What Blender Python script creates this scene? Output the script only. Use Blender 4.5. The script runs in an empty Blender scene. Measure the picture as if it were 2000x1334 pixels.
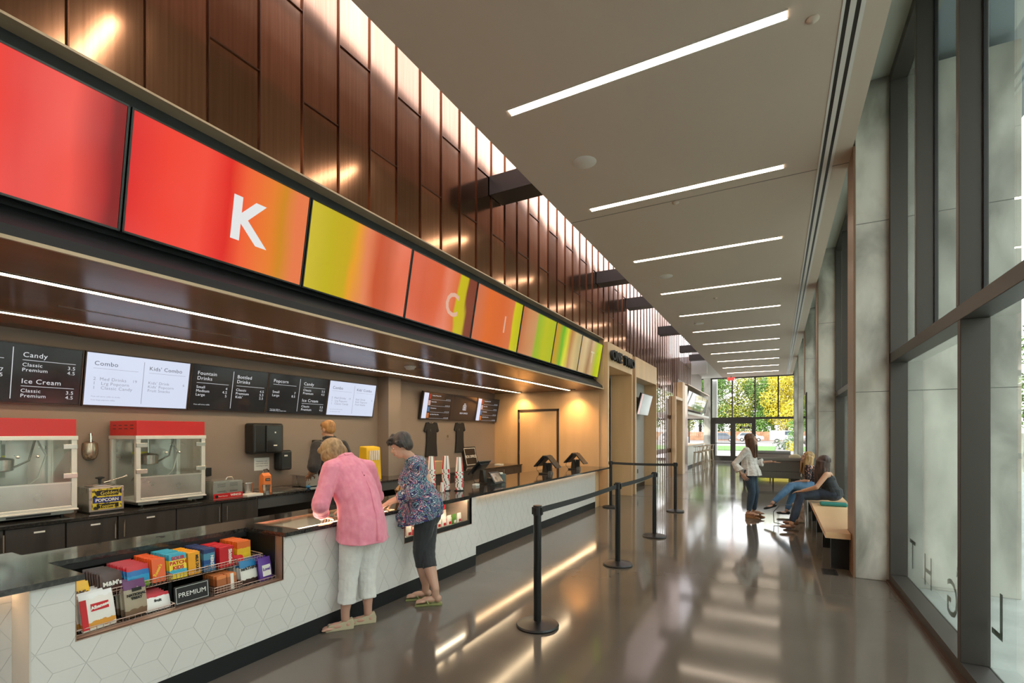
import bpy, bmesh, math, random
from mathutils import Vector, Matrix, Euler
random.seed(7)
S = bpy.context.scene
COL = S.collection
R = math.radians
# ---------------------------------------------------------------- camera, world, lights, exposure
FPX = 955.0
cam_d = bpy.data.cameras.new('camera'); cam = bpy.data.objects.new('camera', cam_d); COL.objects.link(cam)
cam_d.sensor_width = 36.0; cam_d.lens = 36.0 * FPX / 2000.0
cam_d.shift_y = (846 - 667) / 2000.0
cam_d.clip_start = 0.05; cam_d.clip_end = 400
YAW = math.atan2(518, FPX)
cam.location = (0, 0, 1.6); cam.rotation_euler = (R(90), 0, YAW)
S.camera = cam
S.view_settings.view_transform = 'Standard'; S.view_settings.look = 'None'
S.view_settings.gamma = 1.0; S.view_settings.use_curve_mapping = False
S.view_settings.exposure = 0.8

W = bpy.data.worlds.new('world'); S.world = W; W.use_nodes = True
nt = W.node_tree; nt.nodes.clear()
wo = nt.nodes.new('ShaderNodeOutputWorld'); bg = nt.nodes.new('ShaderNodeBackground')
tc = nt.nodes.new('ShaderNodeTexCoord'); sx = nt.nodes.new('ShaderNodeSeparateXYZ'); rp = nt.nodes.new('ShaderNodeValToRGB')
nt.links.new(tc.outputs['Generated'], sx.inputs[0]); nt.links.new(sx.outputs['Z'], rp.inputs[0]); nt.links.new(rp.outputs[0], bg.inputs[0]); nt.links.new(bg.outputs[0], wo.inputs[0])
rp.color_ramp.elements[0].position = 0.0; rp.color_ramp.elements[0].color = (1.0, 0.945, 0.935, 1)
rp.color_ramp.elements[1].position = 0.8; rp.color_ramp.elements[1].color = (0.84, 0.85, 1.0, 1)
bg.inputs[1].default_value = 3.1
sun_d = bpy.data.lights.new('sun', 'SUN'); sun = bpy.data.objects.new('sun', sun_d); COL.objects.link(sun)
sun_d.energy = 3.0; sun_d.angle = R(1.5); sun_d.color = (1.0, 0.93, 0.80)
sun.rotation_euler = Vector((0.62, 0.60, -0.62)).to_track_quat('-Z', 'Y').to_euler()

# ---------------------------------------------------------------- materials
MATS = {}
GL = .90 / 2 ** S.view_settings.exposure      # a screen's full white, just under clipping
def mat(name, col, rough=0.5, metal=0.0, emit=None, es=1.0, spec=None, coat=0.0, sheen=0.0, alpha=None, aniso=0):
    if name in MATS: return MATS[name]
    m = bpy.data.materials.new(name); m.use_nodes = True
    b = m.node_tree.nodes['Principled BSDF']
    b.inputs['Base Color'].default_value = (*col, 1); b.inputs['Roughness'].default_value = rough
    b.inputs['Metallic'].default_value = metal
    if spec is not None: b.inputs['Specular IOR Level'].default_value = spec
    if coat: b.inputs['Coat Weight'].default_value = coat; b.inputs['Coat Roughness'].default_value = 0.08
    if sheen: b.inputs['Sheen Weight'].default_value = sheen
    if emit: b.inputs['Emission Color'].default_value = (*emit, 1); b.inputs['Emission Strength'].default_value = es
    MATS[name] = m; return m
def nodes(m): return m.node_tree.nodes, m.node_tree.links, m.node_tree.nodes['Principled BSDF']
def noise_col(m, c1, c2, scale=5, detail=4, stretch=(1, 1, 1), lo=0.35, hi=0.65, rough=None, bump=0, space='Object', rough_scale=None, distort=0, bscale=None):
    N, L, b = nodes(m)
    t = N.new('ShaderNodeTexCoord'); mp = N.new('ShaderNodeMapping'); mp.inputs['Scale'].default_value = stretch
    n = N.new('ShaderNodeTexNoise'); n.inputs['Scale'].default_value = scale; n.inputs['Detail'].default_value = detail; n.inputs['Distortion'].default_value = distort
    r = N.new('ShaderNodeValToRGB')
    L.new(t.outputs[space], mp.inputs[0]); L.new(mp.outputs[0], n.inputs[0]); L.new(n.outputs[0], r.inputs[0])
    r.color_ramp.elements[0].position = lo; r.color_ramp.elements[1].position = hi
    r.color_ramp.elements[0].color = (*c1, 1); r.color_ramp.elements[1].color = (*c2, 1)
    L.new(r.outputs[0], b.inputs['Base Color'])
    if rough:
        mr = N.new('ShaderNodeMapRange'); mr.inputs['To Min'].default_value = rough[0]; mr.inputs['To Max'].default_value = rough[1]
        mr.inputs['From Min'].default_value = 0.3; mr.inputs['From Max'].default_value = 0.7
        L.new(n.outputs[0], mr.inputs[0]); L.new(mr.outputs[0], b.inputs['Roughness'])
    if bump:
        n2 = N.new('ShaderNodeTexNoise'); n2.inputs['Scale'].default_value = bscale or scale * 3; n2.inputs['Detail'].default_value = 3
        L.new(mp.outputs[0], n2.inputs[0])
        bp = N.new('ShaderNodeBump'); bp.inputs['Strength'].default_value = bump; bp.inputs['Distance'].default_value = 0.01
        L.new(n2.outputs[0], bp.inputs['Height']); L.new(bp.outputs[0], b.inputs['Normal'])
    return m
M_floor = noise_col(mat('polished_concrete', (.2, .18, .16), .1, spec=.5), (.105, .088, .072), (.145, .125, .105), .9, 8, lo=.25, hi=.75, rough=(.07, .12), bump=.012, bscale=1.6)
M_ceil = mat('ceiling_paint', (.60, .51, .425), .85)
M_white = mat('white_paint', (.72, .70, .66), .6)
M_greywall = mat('taupe_wall_paint', (.26, .205, .175), .55)
M_greypanel = mat('grey_wall_paint', (.42, .40, .40), .5)
M_wood = noise_col(mat('maple_plywood', (.6, .42, .24), .42), (.56, .36, .19), (.74, .50, .29), 2.2, 8, (1, 1, 0.18), .25, .75, rough=(.36, .5))
M_woodgrey = noise_col(mat('pale_wood_trim', (.6, .42, .24), .42), (.50, .36, .23), (.62, .46, .31), 2.2, 8, (1, 1, 0.18), .25, .75)
M_soffit = noise_col(mat('stained_wood_soffit', (.3, .18, .1), .2, spec=.12), (.21, .105, .045), (.30, .155, .07), 1.8, 8, (1, .2, 1), .3, .7, rough=(.17, .25))
M_bench = noise_col(mat('oak_bench', (.6, .42, .24), .35), (.66, .42, .22), (.80, .54, .32), 3, 8, (1, .3, 1), .25, .75, rough=(.3, .45))
M_dark = mat('dark_bronze_metal', (.045, .038, .033), .38, .35)
M_bronze = mat('bronze_frame', (.060, .053, .047), .42, .3)
M_black = mat('black_plastic', (.012, .012, .013), .35)
M_blackmat = mat('black_matte', (.02, .02, .021), .7)
M_charcoal = mat('charcoal_panel', (.016, .017, .019), .5, spec=.3)
M_stone = noise_col(mat('black_quartz', (.03, .028, .027), .09, spec=.65), (.020, .019, .019), (.055, .05, .047), 55, 3, lo=.45, hi=.75, rough=(.07, .11))
M_tile = mat('white_tile', (.77, .735, .72), .22)
M_grout = mat('grout', (.66, .64, .62), .8)
M_edge = mat('bronze_edge_trim', (.30, .21, .18), .35, .6)
M_steel = mat('stainless_steel', (.56, .54, .51), .27, .9)
M_steelb = noise_col(mat('brushed_steel', (.5, .48, .45), .3, .85), (.48, .455, .43), (.53, .505, .48), 6, 3, (8, 1, 1), rough=(.26, .34))
M_chrome = mat('chrome', (.8, .8, .8), .08, 1)
M_alum = mat('white_aluminium', (.72, .70, .67), .35, .3)
M_cab = noise_col(mat('espresso_laminate', (.04, .035, .033), .38), (.028, .024, .023), (.055, .048, .046), 4, 8, (1, 3, .3), .3, .7)
M_wire = mat('wire_metal', (.62, .52, .45), .3, .85)
M_warm = mat('warm_led', (1, .9, .75), .5, emit=(1.0, .74, .45), es=18)
M_strip = mat('ceiling_led', (1, .95, .88), .5, emit=(1.0, .80, .62), es=13)
def concrete(name, a, b):
    return noise_col(mat(name, a, .6), a, b, 1.9, 12, (1, 1, .55), .36, .62, rough=(.5, .7), bump=.15, bscale=22, distort=.45)
M_conc = concrete('board_concrete', (.24, .23, .20), (.62, .60, .54))
# copper sheet: brushed, gently oil-canned
M_copper = mat('copper_sheet', (.30, .15, .085), .22, 1.0)
def _cop():
    N, L, b = nodes(M_copper)
    t = N.new('ShaderNodeTexCoord')
    g = N.new('ShaderNodeNewGeometry'); ob = N.new('ShaderNodeAttribute'); ob.attribute_name = 'tone'
    mp = N.new('ShaderNodeMapping'); mp.inputs['Scale'].default_value = (1, 26, .5)
    n = N.new('ShaderNodeTexNoise'); n.inputs['Scale'].default_value = 2.0; n.inputs['Detail'].default_value = 6
    L.new(t.outputs['Object'], mp.inputs[0]); L.new(mp.outputs[0], n.inputs[0])
    r = N.new('ShaderNodeValToRGB'); r.color_ramp.elements[0].position = .3; r.color_ramp.elements[1].position = .7
    r.color_ramp.elements[0].color = (.36, .20, .12, 1); r.color_ramp.elements[1].color = (.45, .26, .165, 1)
    L.new(n.outputs[0], r.inputs[0])
    mx = N.new('ShaderNodeMix'); mx.data_type = 'RGBA'; mx.blend_type = 'MULTIPLY'; mx.inputs['Factor'].default_value = 1
    mr = N.new('ShaderNodeMapRange'); mr.inputs['To Min'].default_value = .72; mr.inputs['To Max'].default_value = 1.25
    L.new(ob.outputs['Fac'], mr.inputs[0]); L.new(r.outputs[0], mx.inputs['A']); L.new(mr.outputs[0], mx.inputs['B'])
    L.new(mx.outputs['Result'], b.inputs['Base Color'])
    n2 = N.new('ShaderNodeTexNoise'); n2.inputs['Scale'].default_value = 1.5; n2.inputs['Detail'].default_value = 1
    L.new(t.outputs['Object'], n2.inputs[0])
    bp = N.new('ShaderNodeBump'); bp.inputs['Strength'].default_value = .10; bp.inputs['Distance'].default_value = .03
    L.new(n2.outputs[0], bp.inputs['Height']); L.new(bp.outputs[0], b.inputs['Normal'])
    b.inputs['Roughness'].default_value = .16
_cop()
def glass_mat(name, tint, refl=1.0, rough=0.0):
    m = bpy.data.materials.new(name); m.use_nodes = True
    N = m.node_tree.nodes; L = m.node_tree.links; N.clear()
    o = N.new('ShaderNodeOutputMaterial'); mx = N.new('ShaderNodeMixShader'); tr = N.new('ShaderNodeBsdfTransparent'); gl = N.new('ShaderNodeBsdfGlossy')
    fr = N.new('ShaderNodeFresnel'); fr.inputs[0].default_value = 1.5
    ml = N.new('ShaderNodeMath'); ml.operation = 'MULTIPLY'; ml.inputs[1].default_value = refl
    tr.inputs[0].default_value = (*tint, 1); gl.inputs['Roughness'].default_value = rough; gl.inputs[0].default_value = (1, 1, 1, 1)
    gm = N.new('ShaderNodeNewGeometry'); mi = N.new('ShaderNodeMapRange'); mi.inputs['To Min'].default_value = 1.5; mi.inputs['To Max'].default_value = 1 / 1.5
    L.new(gm.outputs['Backfacing'], mi.inputs[0]); L.new(mi.outputs[0], fr.inputs[0])
    L.new(fr.outputs[0], ml.inputs[0]); L.new(ml.outputs[0], mx.inputs[0]); L.new(tr.outputs[0], mx.inputs[1]); L.new(gl.outputs[0], mx.inputs[2]); L.new(mx.outputs[0], o.inputs[0])
    MATS[name] = m; return m
M_glass = glass_mat('tinted_window_glass', (.87, .94, .885), 1.2)
M_glassc = glass_mat('clear_glass', (.94, .97, .96), 1.0)
M_frost = glass_mat('case_glass', (.9, .93, .92), .6)

# ---------------------------------------------------------------- mesh helpers (all coordinates are world coordinates in metres)
class MB:
    def __init__(s): s.v = []; s.f = []; s.mi = []; s.mats = []; s.cur = 0; s.sm = False; s.smf = []
    def use(s, m):
        if m not in s.mats: s.mats.append(m)
        s.cur = s.mats.index(m); return s
    def add(s, vs, fs):
        o = len(s.v); s.v += [tuple(p) for p in vs]
        for f in fs: s.f.append([i + o for i in f]); s.mi.append(s.cur); s.smf.append(s.sm)
        return s
    def box(s, x0, x1, y0, y1, z0, z1):
        if x0 > x1: x0, x1 = x1, x0
        if y0 > y1: y0, y1 = y1, y0
        if z0 > z1: z0, z1 = z1, z0
        return s.add([(x0, y0, z0), (x1, y0, z0), (x1, y1, z0), (x0, y1, z0), (x0, y0, z1), (x1, y0, z1), (x1, y1, z1), (x0, y1, z1)],
                     [(0, 3, 2, 1), (4, 5, 6, 7), (0, 1, 5, 4), (1, 2, 6, 5), (2, 3, 7, 6), (3, 0, 4, 7)])
    def obox(s, M, sx, sy, sz):   # oriented box centred on matrix M
        vs = [M @ Vector((a * sx / 2, b * sy / 2, c * sz / 2)) for c in (-1, 1) for a, b in ((-1, -1), (1, -1), (1, 1), (-1, 1))]
        return s.add(vs, [(0, 3, 2, 1), (4, 5, 6, 7), (0, 1, 5, 4), (1, 2, 6, 5), (2, 3, 7, 6), (3, 0, 4, 7)])
    def prism(s, poly, axis, a0, a1):   # poly in the two other axes (order xyz without axis), extruded
        n = len(poly)
        def P(p, a):
            q = list(p); q.insert('xyz'.index(axis), a); return q
        ar = sum(poly[i][0] * poly[(i + 1) % n][1] - poly[(i + 1) % n][0] * poly[i][1] for i in range(n))
        if (ar < 0) != (axis == 'y'): poly = poly[::-1]
        lo, hi = min(a0, a1), max(a0, a1)
        vs = [P(p, lo) for p in poly] + [P(p, hi) for p in poly]
        fs = [list(range(n))[::-1], list(range(n, 2 * n))] + [(i, (i + 1) % n, n + (i + 1) % n, n + i) for i in range(n)]
        return s.add(vs, fs)
    def cyl(s, c, r, h, n=20, r2=None, axis='z', caps=True):
        r2 = r if r2 is None else r2; vs = []
        for k, (rr, hh) in enumerate(((r, 0), (r2, h))):
            for i in range(n):
                a = 2 * math.pi * i / n; u, w = rr * math.cos(a), rr * math.sin(a)
                d = {'z': (u, w, hh), 'y': (w, hh, u), 'x': (hh, u, w)}[axis]
                vs.append((c[0] + d[0], c[1] + d[1], c[2] + d[2]))
        fs = [(i, (i + 1) % n, n + (i + 1) % n, n + i) for i in range(n)]
        if caps: fs += [list(range(n))[::-1], list(range(n, 2 * n))]
        return s.add(vs, fs)
    def lathe(s, prof, c=(0, 0, 0), n=24, sx=1, sy=1):
        vs = []
        for r, z in prof:
            for i in range(n):
                a = 2 * math.pi * i / n; vs.append((c[0] + r * math.cos(a) * sx, c[1] + r * math.sin(a) * sy, c[2] + z))
        fs = []
        for k in range(len(prof) - 1):
            for i in range(n): fs.append((k * n + i, k * n + (i + 1) % n, (k + 1) * n + (i + 1) % n, (k + 1) * n + i))
        fs.append(list(range(n))[::-1]); m = (len(prof) - 1) * n; fs.append(list(range(m, m + n)))
        return s.add(vs, fs)
    def tube(s, pts, rad, n=8, flat=1.0, up=None, caps=True):
        pts = [Vector(p) for p in pts]; k = len(pts)
        if not isinstance(rad, (list, tuple)): rad = [rad] * k
        vs = []; prev = None
        for i, p in enumerate(pts):
            t = (pts[min(i + 1, k - 1)] - pts[max(i - 1, 0)]).normalized()
            if prev is None:
                ref = Vector(up) if up else (Vector((0, 0, 1)) if abs(t.z) < .9 else Vector((1, 0, 0)))
                a = t.cross(ref).normalized()
            else: a = (prev - t * prev.dot(t)).normalized()
            prev = a; b = t.cross(a)
            for j in range(n):
                an = 2 * math.pi * j / n
                vs.append(p + a * math.cos(an) * rad[i] + b * math.sin(an) * rad[i] * flat)
        fs = [(i * n + j, i * n + (j + 1) % n, (i + 1) * n + (j + 1) % n, (i + 1) * n + j) for i in range(k - 1) for j in range(n)]
        if caps: fs += [list(range(n))[::-1], list(range((k - 1) * n, k * n))]
        return s.add(vs, fs)
    def ell(s, c, r, n=16, m=10, M=None):
        vs = []; fs = []
        for i in range(m + 1):
            th = math.pi * i / m
            for j in range(n):
                a = 2 * math.pi * j / n
                p = Vector((r[0] * math.sin(th) * math.cos(a), r[1] * math.sin(th) * math.sin(a), -r[2] * math.cos(th)))
                if M: p = M @ p
                vs.append((c[0] + p[0], c[1] + p[1], c[2] + p[2]))
        for i in range(m):
            for j in range(n): fs.append((i * n + j, i * n + (j + 1) % n, (i + 1) * n + (j + 1) % n, (i + 1) * n + j))
        return s.add(vs, fs)
    def quad(s, a, b, c, d): return s.add([a, b, c, d], [(0, 1, 2, 3)])
    def build(s, name, m=None, parent=None, smooth=False, bevel=0, seg=2, fix=True):
        me = bpy.data.meshes.new(name); me.from_pydata(s.v, [], s.f)
        ms = s.mats if s.mats else [m]
        for q in ms: me.materials.append(q)
        if s.mats: me.polygons.foreach_set('material_index', s.mi)
        if fix:
            b = bmesh.new(); b.from_mesh(me); bmesh.ops.remove_doubles(b, verts=b.verts, dist=1e-6); bmesh.ops.recalc_face_normals(b, faces=b.faces); b.to_mesh(me); b.free()
        if smooth:
            me.polygons.foreach_set('use_smooth', [True] * len(me.polygons))
            me.set_sharp_from_angle(angle=R(40))
        me.update()
        o = bpy.data.objects.new(name, me); COL.objects.link(o)
        if bevel:
            md = o.modifiers.new('bevel', 'BEVEL'); md.width = bevel; md.segments = seg; md.limit_method = 'ANGLE'; md.angle_limit = R(40)
        if parent is not None: attach(o, parent)
        return o
ROOTM = {}
def attach(o, parent):
    M = ROOTM.get(parent.name, Matrix.Identity(4))
    if o.type == 'MESH': o.data.transform(M.inverted())
    else: o.matrix_basis = M.inverted() @ Matrix.Translation(o.location) @ o.rotation_euler.to_matrix().to_4x4()
    ROOTM[o.name] = M
    o.parent = parent
def thing(name, label, cat, loc=(0, 0, 0), rz=0, group=None):
    o = bpy.data.objects.new(name, None); COL.objects.link(o); o.empty_display_size = .1
    o.location = loc; o.rotation_euler = (0, 0, rz)
    ROOTM[o.name] = Matrix.Translation(loc) @ Matrix.Rotation(rz, 4, 'Z')
    o['label'] = label; o['category'] = cat
    if group: o['group'] = group
    return o
def tag(o, label, cat, group=None, kind=None):
    o['label'] = label; o['category'] = cat
    if group: o['group'] = group
    if kind: o['kind'] = kind
    return o
def struct(o): o['kind'] = 'structure'; return o
def kids(o): return [c for c in COL.objects if c.parent == o]
def dup(root, loc, rz=None, label=None, group=None):
    r = root.copy(); COL.objects.link(r); r.location = loc
    if rz is not None: r.rotation_euler = (0, 0, rz)
    if label: r['label'] = label
    if group: r['group'] = group
    for ch in kids(root):
        c = ch.copy(); COL.objects.link(c); c.parent = r
        for g in kids(ch):
            d = g.copy(); COL.objects.link(d); d.parent = c
    return r
def text_mesh(name, s, size, M, m, parent, depth=.002, align='LEFT', bold=0.0, sx=1.0, space=1.0):
    cu = bpy.data.curves.new(name, 'FONT'); cu.body = s; cu.size = size; cu.extrude = depth / 2; cu.align_x = align; cu.offset = bold; cu.space_character = space
    cu.resolution_u = 3
    t = bpy.data.objects.new('tmp_text', cu)
    COL.objects.link(t); dg = bpy.context.evaluated_depsgraph_get(); 
    me = bpy.data.meshes.new_from_object(t.evaluated_get(dg)); bpy.data.objects.remove(t)
    me.transform(M @ Matrix.Diagonal((sx, 1, 1, 1))); me.materials.clear(); me.materials.append(m); me.name = name
    o = bpy.data.objects.new(name, me); COL.objects.link(o)
    if parent is not None: attach(o, parent)
    return o
def frame(o, right, up):   # local X=right, Y=up, Z=normal
    r = Vector(right).normalized(); u = Vector(up).normalized(); n = r.cross(u)
    M = Matrix((r, u, n)).transposed().to_4x4(); M.translation = Vector(o); return M

XC = -3.21      # counter face
XR = -3.44      # recessed counter face
XE = -3.18      # worktop edge
ZT = .865
XK = -3.41      # copper wall plane
XB = -6.1       # back wall
YE = 10.35      # end wall of the concession bay
ZS = 2.557      # concession soffit
ZC = 4.78       # lobby ceiling
YF = 30.5       # far glazed end
# ================================================================ the setting
f = MB().box(-8, 1.06, -4, YF, -.12, 0)
struct(f.build('floor', M_floor))
jn = MB()
for y in (12.45, 21.0): jn.box(-3.3, 1.05, y, y + .008, 0, .0015)
o = struct(jn.build('trim_1', mat('joint_filler', (.06, .055, .05), .6)))
# ceiling slab with its recess towards the glazing
struct(MB().box(-2.75, .74, -4, YF, ZC, ZC + .45).build('ceiling', M_ceil))
struct(MB().box(.74, 1.3, -4, YF, 5.46, 5.56).build('ceiling_recess', mat('recess_paint', (.42, .43, .38), .8)))
struct(MB().box(-6.4, -2.75, 23.4, YF + .1, ZC, ZC + .3).build('ceiling_end', M_white))
struct(MB().box(-3.41, -2.75, 23.28, 23.4, 4.25, 7.2).build('wall_end', M_white))
# slot behind the ceiling edge is open to the sky; steel beams cross it
struct(MB().box(-2.75, -2.65, -4, 23.4, ZC + .45, 5.6).build('wall_clerestory', M_white))
for i, (a, b) in enumerate(((5.63, 5.98), (10.05, 10.4), (12.4, 12.72), (16.2, 16.6), (20.1, 20.5), (22.6, 22.95), (0.6, .95))):
    b_ = MB().box(-3.40, -2.76, a, b, 4.80, 5.05).build('steel_beam', M_dark)
    tag(b_, ['dark steel beam crossing the roof slot nearest the camera in view', 'dark steel beam crossing the slot above the wooden cinema doorway', 'dark steel beam crossing the slot where copper sheets change to slats',
             'dark steel beam crossing the slot above the middle of the copper slats', 'dark steel beam crossing the slot third from the far end', 'dark steel beam crossing the slot at its far end', 'dark steel beam crossing the slot above the left edge of the photo'][i], 'beam', 'steel beams in the roof slot')
# copper wall, sheets with standing seams
P = .3755
cw = MB(); tones = []
def sheet(y0, y1, z0, z1):
    t = random.random()
    dx = .0
    n0 = len(cw.f)
    # dished sheet: 3x grid
    ny, nz = 4, max(3, int((z1 - z0) / .35))
    bow = random.uniform(.0015, .005); tl = random.uniform(-.003, .003)
    vs = []
    for j in range(nz + 1):
        for i in range(ny + 1):
            u, w = i / ny, j / nz
            vs.append((XK + bow * math.sin(math.pi * u) * math.sin(math.pi * w) + tl * (u - .5) * .5, y0 + .003 + (y1 - y0 - .006) * u, z0 + .002 + (z1 - z0 - .004) * w))
    fs = [(j * (ny + 1) + i, j * (ny + 1) + i + 1, (j + 1) * (ny + 1) + i + 1, (j + 1) * (ny + 1) + i) for j in range(nz) for i in range(ny)]
    cw.add(vs, fs); tones.extend([t] * len(fs))
k0 = -7
for k in range(k0, 30):
    y0 = 1.19 + P * k; y1 = y0 + P
    ups = [4.31, 5.77] if k % 2 == 0 else [3.58, 5.04, 6.5]
    zs = [3.65] + [z for z in ups if z > 3.7] + [7.2]
    for a, b in zip(zs[:-1], zs[1:]): sheet(y0, y1, a, b)
cw_o = cw.build('wall_left', M_copper, fix=False, smooth=True)
at = cw_o.data.attributes.new('tone', 'FLOAT', 'FACE'); at.data.foreach_set('value', tones); struct(cw_o)
sm = MB()
for k in range(k0, 31):
    y0 = 1.19 + P * k; sm.box(XK - .01, XK + .016, y0 - .004, y0 + .004, 3.656, 7.2)
for k in range(k0, 30):
    y0 = 1.19 + P * k
    for z in ([4.31, 5.77] if k % 2 == 0 else [5.04, 6.5]): sm.box(XK - .01, XK + .012, y0, y0 + P, z - .004, z + .004)
M_seam = mat('copper_seam', (.17, .085, .05), .3, 1)
struct(sm.build('trim_2', M_seam))
struct(MB().box(XK - .2, XK - .02, -2, 12.45, 3.3, 7.2).build('wall_left_core', M_blackmat))
# copper slat screen
Y0S = 1.19 + P * 30
sl = thing('copper_slat_screen', 'tall screen of narrow copper slats between the cinema doorways and the bar', 'screen', (XK, Y0S, 0))
k = 0; y = Y0S
slats = []
while y < 23.3:
    low = 3.63
    if 15.36 < y < 18.5: low = 0.0
    if y > 19.9 : low = 3.72
    if 18.5 <= y <= 19.9: low = 2.95
    MB().box(XK - .012, XK + .012, y - .022, y + .022, low, 7.2).build('slat', M_seam, sl)
    y += P
MB().box(XK - .05, XK - .035, 15.4, 18.55, 2.12, 2.25).build('rail', M_seam, sl)
MB().box(XK - .05, XK - .035, 15.4, 18.55, .9, 1.05).build('rail', M_seam, sl)
struct(MB().box(-4.0, -3.9, 12.45, 23.3, 3.3, 7.2).build('wall_slat_back', M_copper))
# concession alcove
struct(MB().box(XB - .12, XB, -4, YE, 0, 3.4).build('wall_back', M_greywall))
struct(MB().box(XB, -5.85, 6.35, 6.66, 0, ZS).build('wall_pier', M_greywall))
struct(MB().box(XB - .1, -3.44, YE, YE + .1, 0, 3.3).build('wall_right', M_wood))
struct(MB().box(XB, -3.33, -4, YE, ZS, ZS + .014).build('ceiling_soffit', M_soffit))
struct(MB().box(-3.345, -3.325, -4, YE, ZS - .002, ZS + .018).build('trim_3', M_woodgrey))      # pale edge of the soffit
# charcoal fascia carrying the screens, raked back
struct(MB().prism([(-3.346, ZS + .016), (-3.66, ZS + .016), (-3.66, 3.62), (-3.50, 3.62), (-3.56, 2.80), (-3.36, 2.64)], 'y', -3.9, YE).build('wall_fascia', M_charcoal))
struct(MB().box(-3.66, -3.31, -4, YE, 3.641, 3.655).build('trim_4', M_woodgrey))
struct(MB().box(-3.5, -3.33, YE - .02, YE + .02, ZS + .016, 3.641).build('trim_5', M_wood))
# recessed light lines of the soffit
for i, (x, y1, n_) in enumerate(((-4.07, YE - .16, 'front'), (-5.36, YE - .09, 'rear'))):
    t = thing('linear_light', 'long warm white light line recessed in the brown soffit, %s one of the two' % n_, 'light', (x, 4, ZS), group='light lines in the concession soffit')
    MB().box(x - .035, x + .035, -3.5, y1, ZS - .006, ZS - .0005).build('diffuser', M_warm, t)
    m = MB(); m.box(x - .045, x - .035, -3.5, y1, ZS - .008, ZS - .0005); m.box(x + .035, x + .045, -3.5, y1, ZS - .008, ZS - .0005); m.build('housing', M_dark, t)
for i, (x, y) in enumerate(((-3.95, 10.05), (-5.3, 10.12))):
    t = thing('downlight', ['small downlight washing the wooden end wall near the counter front', 'small downlight washing the wooden end wall near the back corner'][i], 'light', (x, y, ZS))
    MB().lathe([(.05, -.012), (.07, -.01), (.07, 0), (.03, .0)], (x, y, ZS)).build('trim_ring', M_dark, t)
    MB().cyl((x, y, ZS - .004), .045, .003).build('lens', M_warm, t)
    ld = bpy.data.lights.new('spot', 'SPOT'); lo = bpy.data.objects.new('spot_lamp', ld); COL.objects.link(lo)
    ld.energy = 46; ld.color = (1, .55, .2); ld.spot_size = R(110); ld.spot_blend = .9; ld.shadow_soft_size = .04
    lo.location = (x, y, ZS - .03); lo.rotation_euler = (R(12), 0, 0)
    attach(lo, t)
# ceiling strips
st0 = None
for k in range(-2, 12):
    y = 4.255 + 2.4 * k
    if y > YF - .6: break
    if st0 is None:
        st0 = thing('linear_ceiling_light', 'x', 'light', (-1.13, 0, ZC), group='linear lights across the lobby ceiling')
        MB().box(-2.33, .06, -.045, .045, ZC - .006, ZC - .0005).build('diffuser', M_strip, st0)
        m = MB(); m.box(-2.34, .07, -.055, -.045, ZC - .008, ZC - .0005); m.box(-2.34, .07, .045, .055, ZC - .008, ZC - .0005); m.build('housing', M_white, st0)
        t = st0
        t.location = (-1.13, y, ZC)
    else: t = dup(st0, (-1.13, y, ZC))
    n = k + 1
    t['label'] = 'white linear light across the lobby ceiling, ' + (('number %s from the camera' % ['one', 'two', 'three', 'four', 'five', 'six', 'seven', 'eight', 'nine', 'ten', 'eleven', 'twelve'][k]) if k >= 0 else ['nearest behind the camera', 'over the left of the camera'][k + 2])
# slot diffuser
dm = thing('air_slot_diffuser', 'long twin slot air diffuser along the ceiling edge by the windows', 'vent', (.51, 10, ZC))
m = MB(); m.box(.425, .445, -3, YF, ZC - .006, ZC); m.box(.475, .515, -3, YF, ZC - .006, ZC); m.box(.545, .575, -3, YF, ZC - .006, ZC); m.build('frame', M_white, dm)
m = MB(); m.box(.445, .475, -3, YF, ZC - .003, ZC - .0005); m.box(.515, .545, -3, YF, ZC - .003, ZC - .0005); m.build('slot', M_black, dm)
# concrete fins between the window bays
for i in range(-2, 5):
    y = 6.57 + 5.55 * i
    m = MB(); m.box(.76, 1.2, y, y + .5, 0, 5.46); m.box(1.2, 2.1, y, y + .5, -.03, 5.46)
    struct(m.build('wall_fin', M_conc, bevel=.006))
    struct(MB().box(.742, .76, y + .0, y + .5, 0, ZC).build('trim_6', mat('walnut_liner', (.22, .13, .08), .45)))
    j = MB()
    for z in (2.05 , 3.9): j.box(.765, 2.1, y - .002, y + .001, z, z + .006)
    struct(j.build('trim_7', mat('board_joint', (.12, .12, .11), .8)))
# window frames and panes, one bay between two fins
for i in range(-2, 5):
    a = 6.57 + 5.55 * i + .5; b = a + 5.05
    if i == 4: b = YF
    w = struct(bpy.data.objects.new('window_%d' % (i + 3), None)); COL.objects.link(w); w.location = (1.13, (a + b) / 2, 0); ROOTM[w.name] = Matrix.Translation(w.location)
    x0, x1 = 1.06, 1.21
    m = MB()
    m.box(x0, x1, a, b, 0, .09); m.box(x0, x1, a, b, 2.35, 2.45); m.box(x0, x1, a, b, 5.36, 5.46)
    m.box(x0, x1, a, a + .06, .09, 5.36); m.box(x0, x1, b - .06, b, .09, 5.36)
    lower = [b - 2.27 - .03, b - 4.6]; upper = [b - 1.14, b - 2.27, b - 3.42, b - 4.58]
    for y in lower:
        if y > a + .2: m.box(x0, x1, y - .03, y + .03, .09, 2.35)
    for y in upper:
        if y > a + .2: m.box(x0, x1, y - .03, y + .03, 2.45, 5.36)
    m.build('window_frame', M_bronze, w, bevel=.003, seg=1)
    g = MB(); g.box(1.196, 1.202, a, b, .09, 5.36); g.build('pane', M_glass, w)
    g = MB()
    for y in upper: g.box(1.18, 1.196, y - .045, y + .045, 2.45, 5.36)
    g.build('gasket', M_black, w)
struct(MB().box(1.035, 1.06, -4, YF, 0, .02).build('baseboard_right', mat('oiled_walnut', (.07, .035, .022), .4)))
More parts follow.
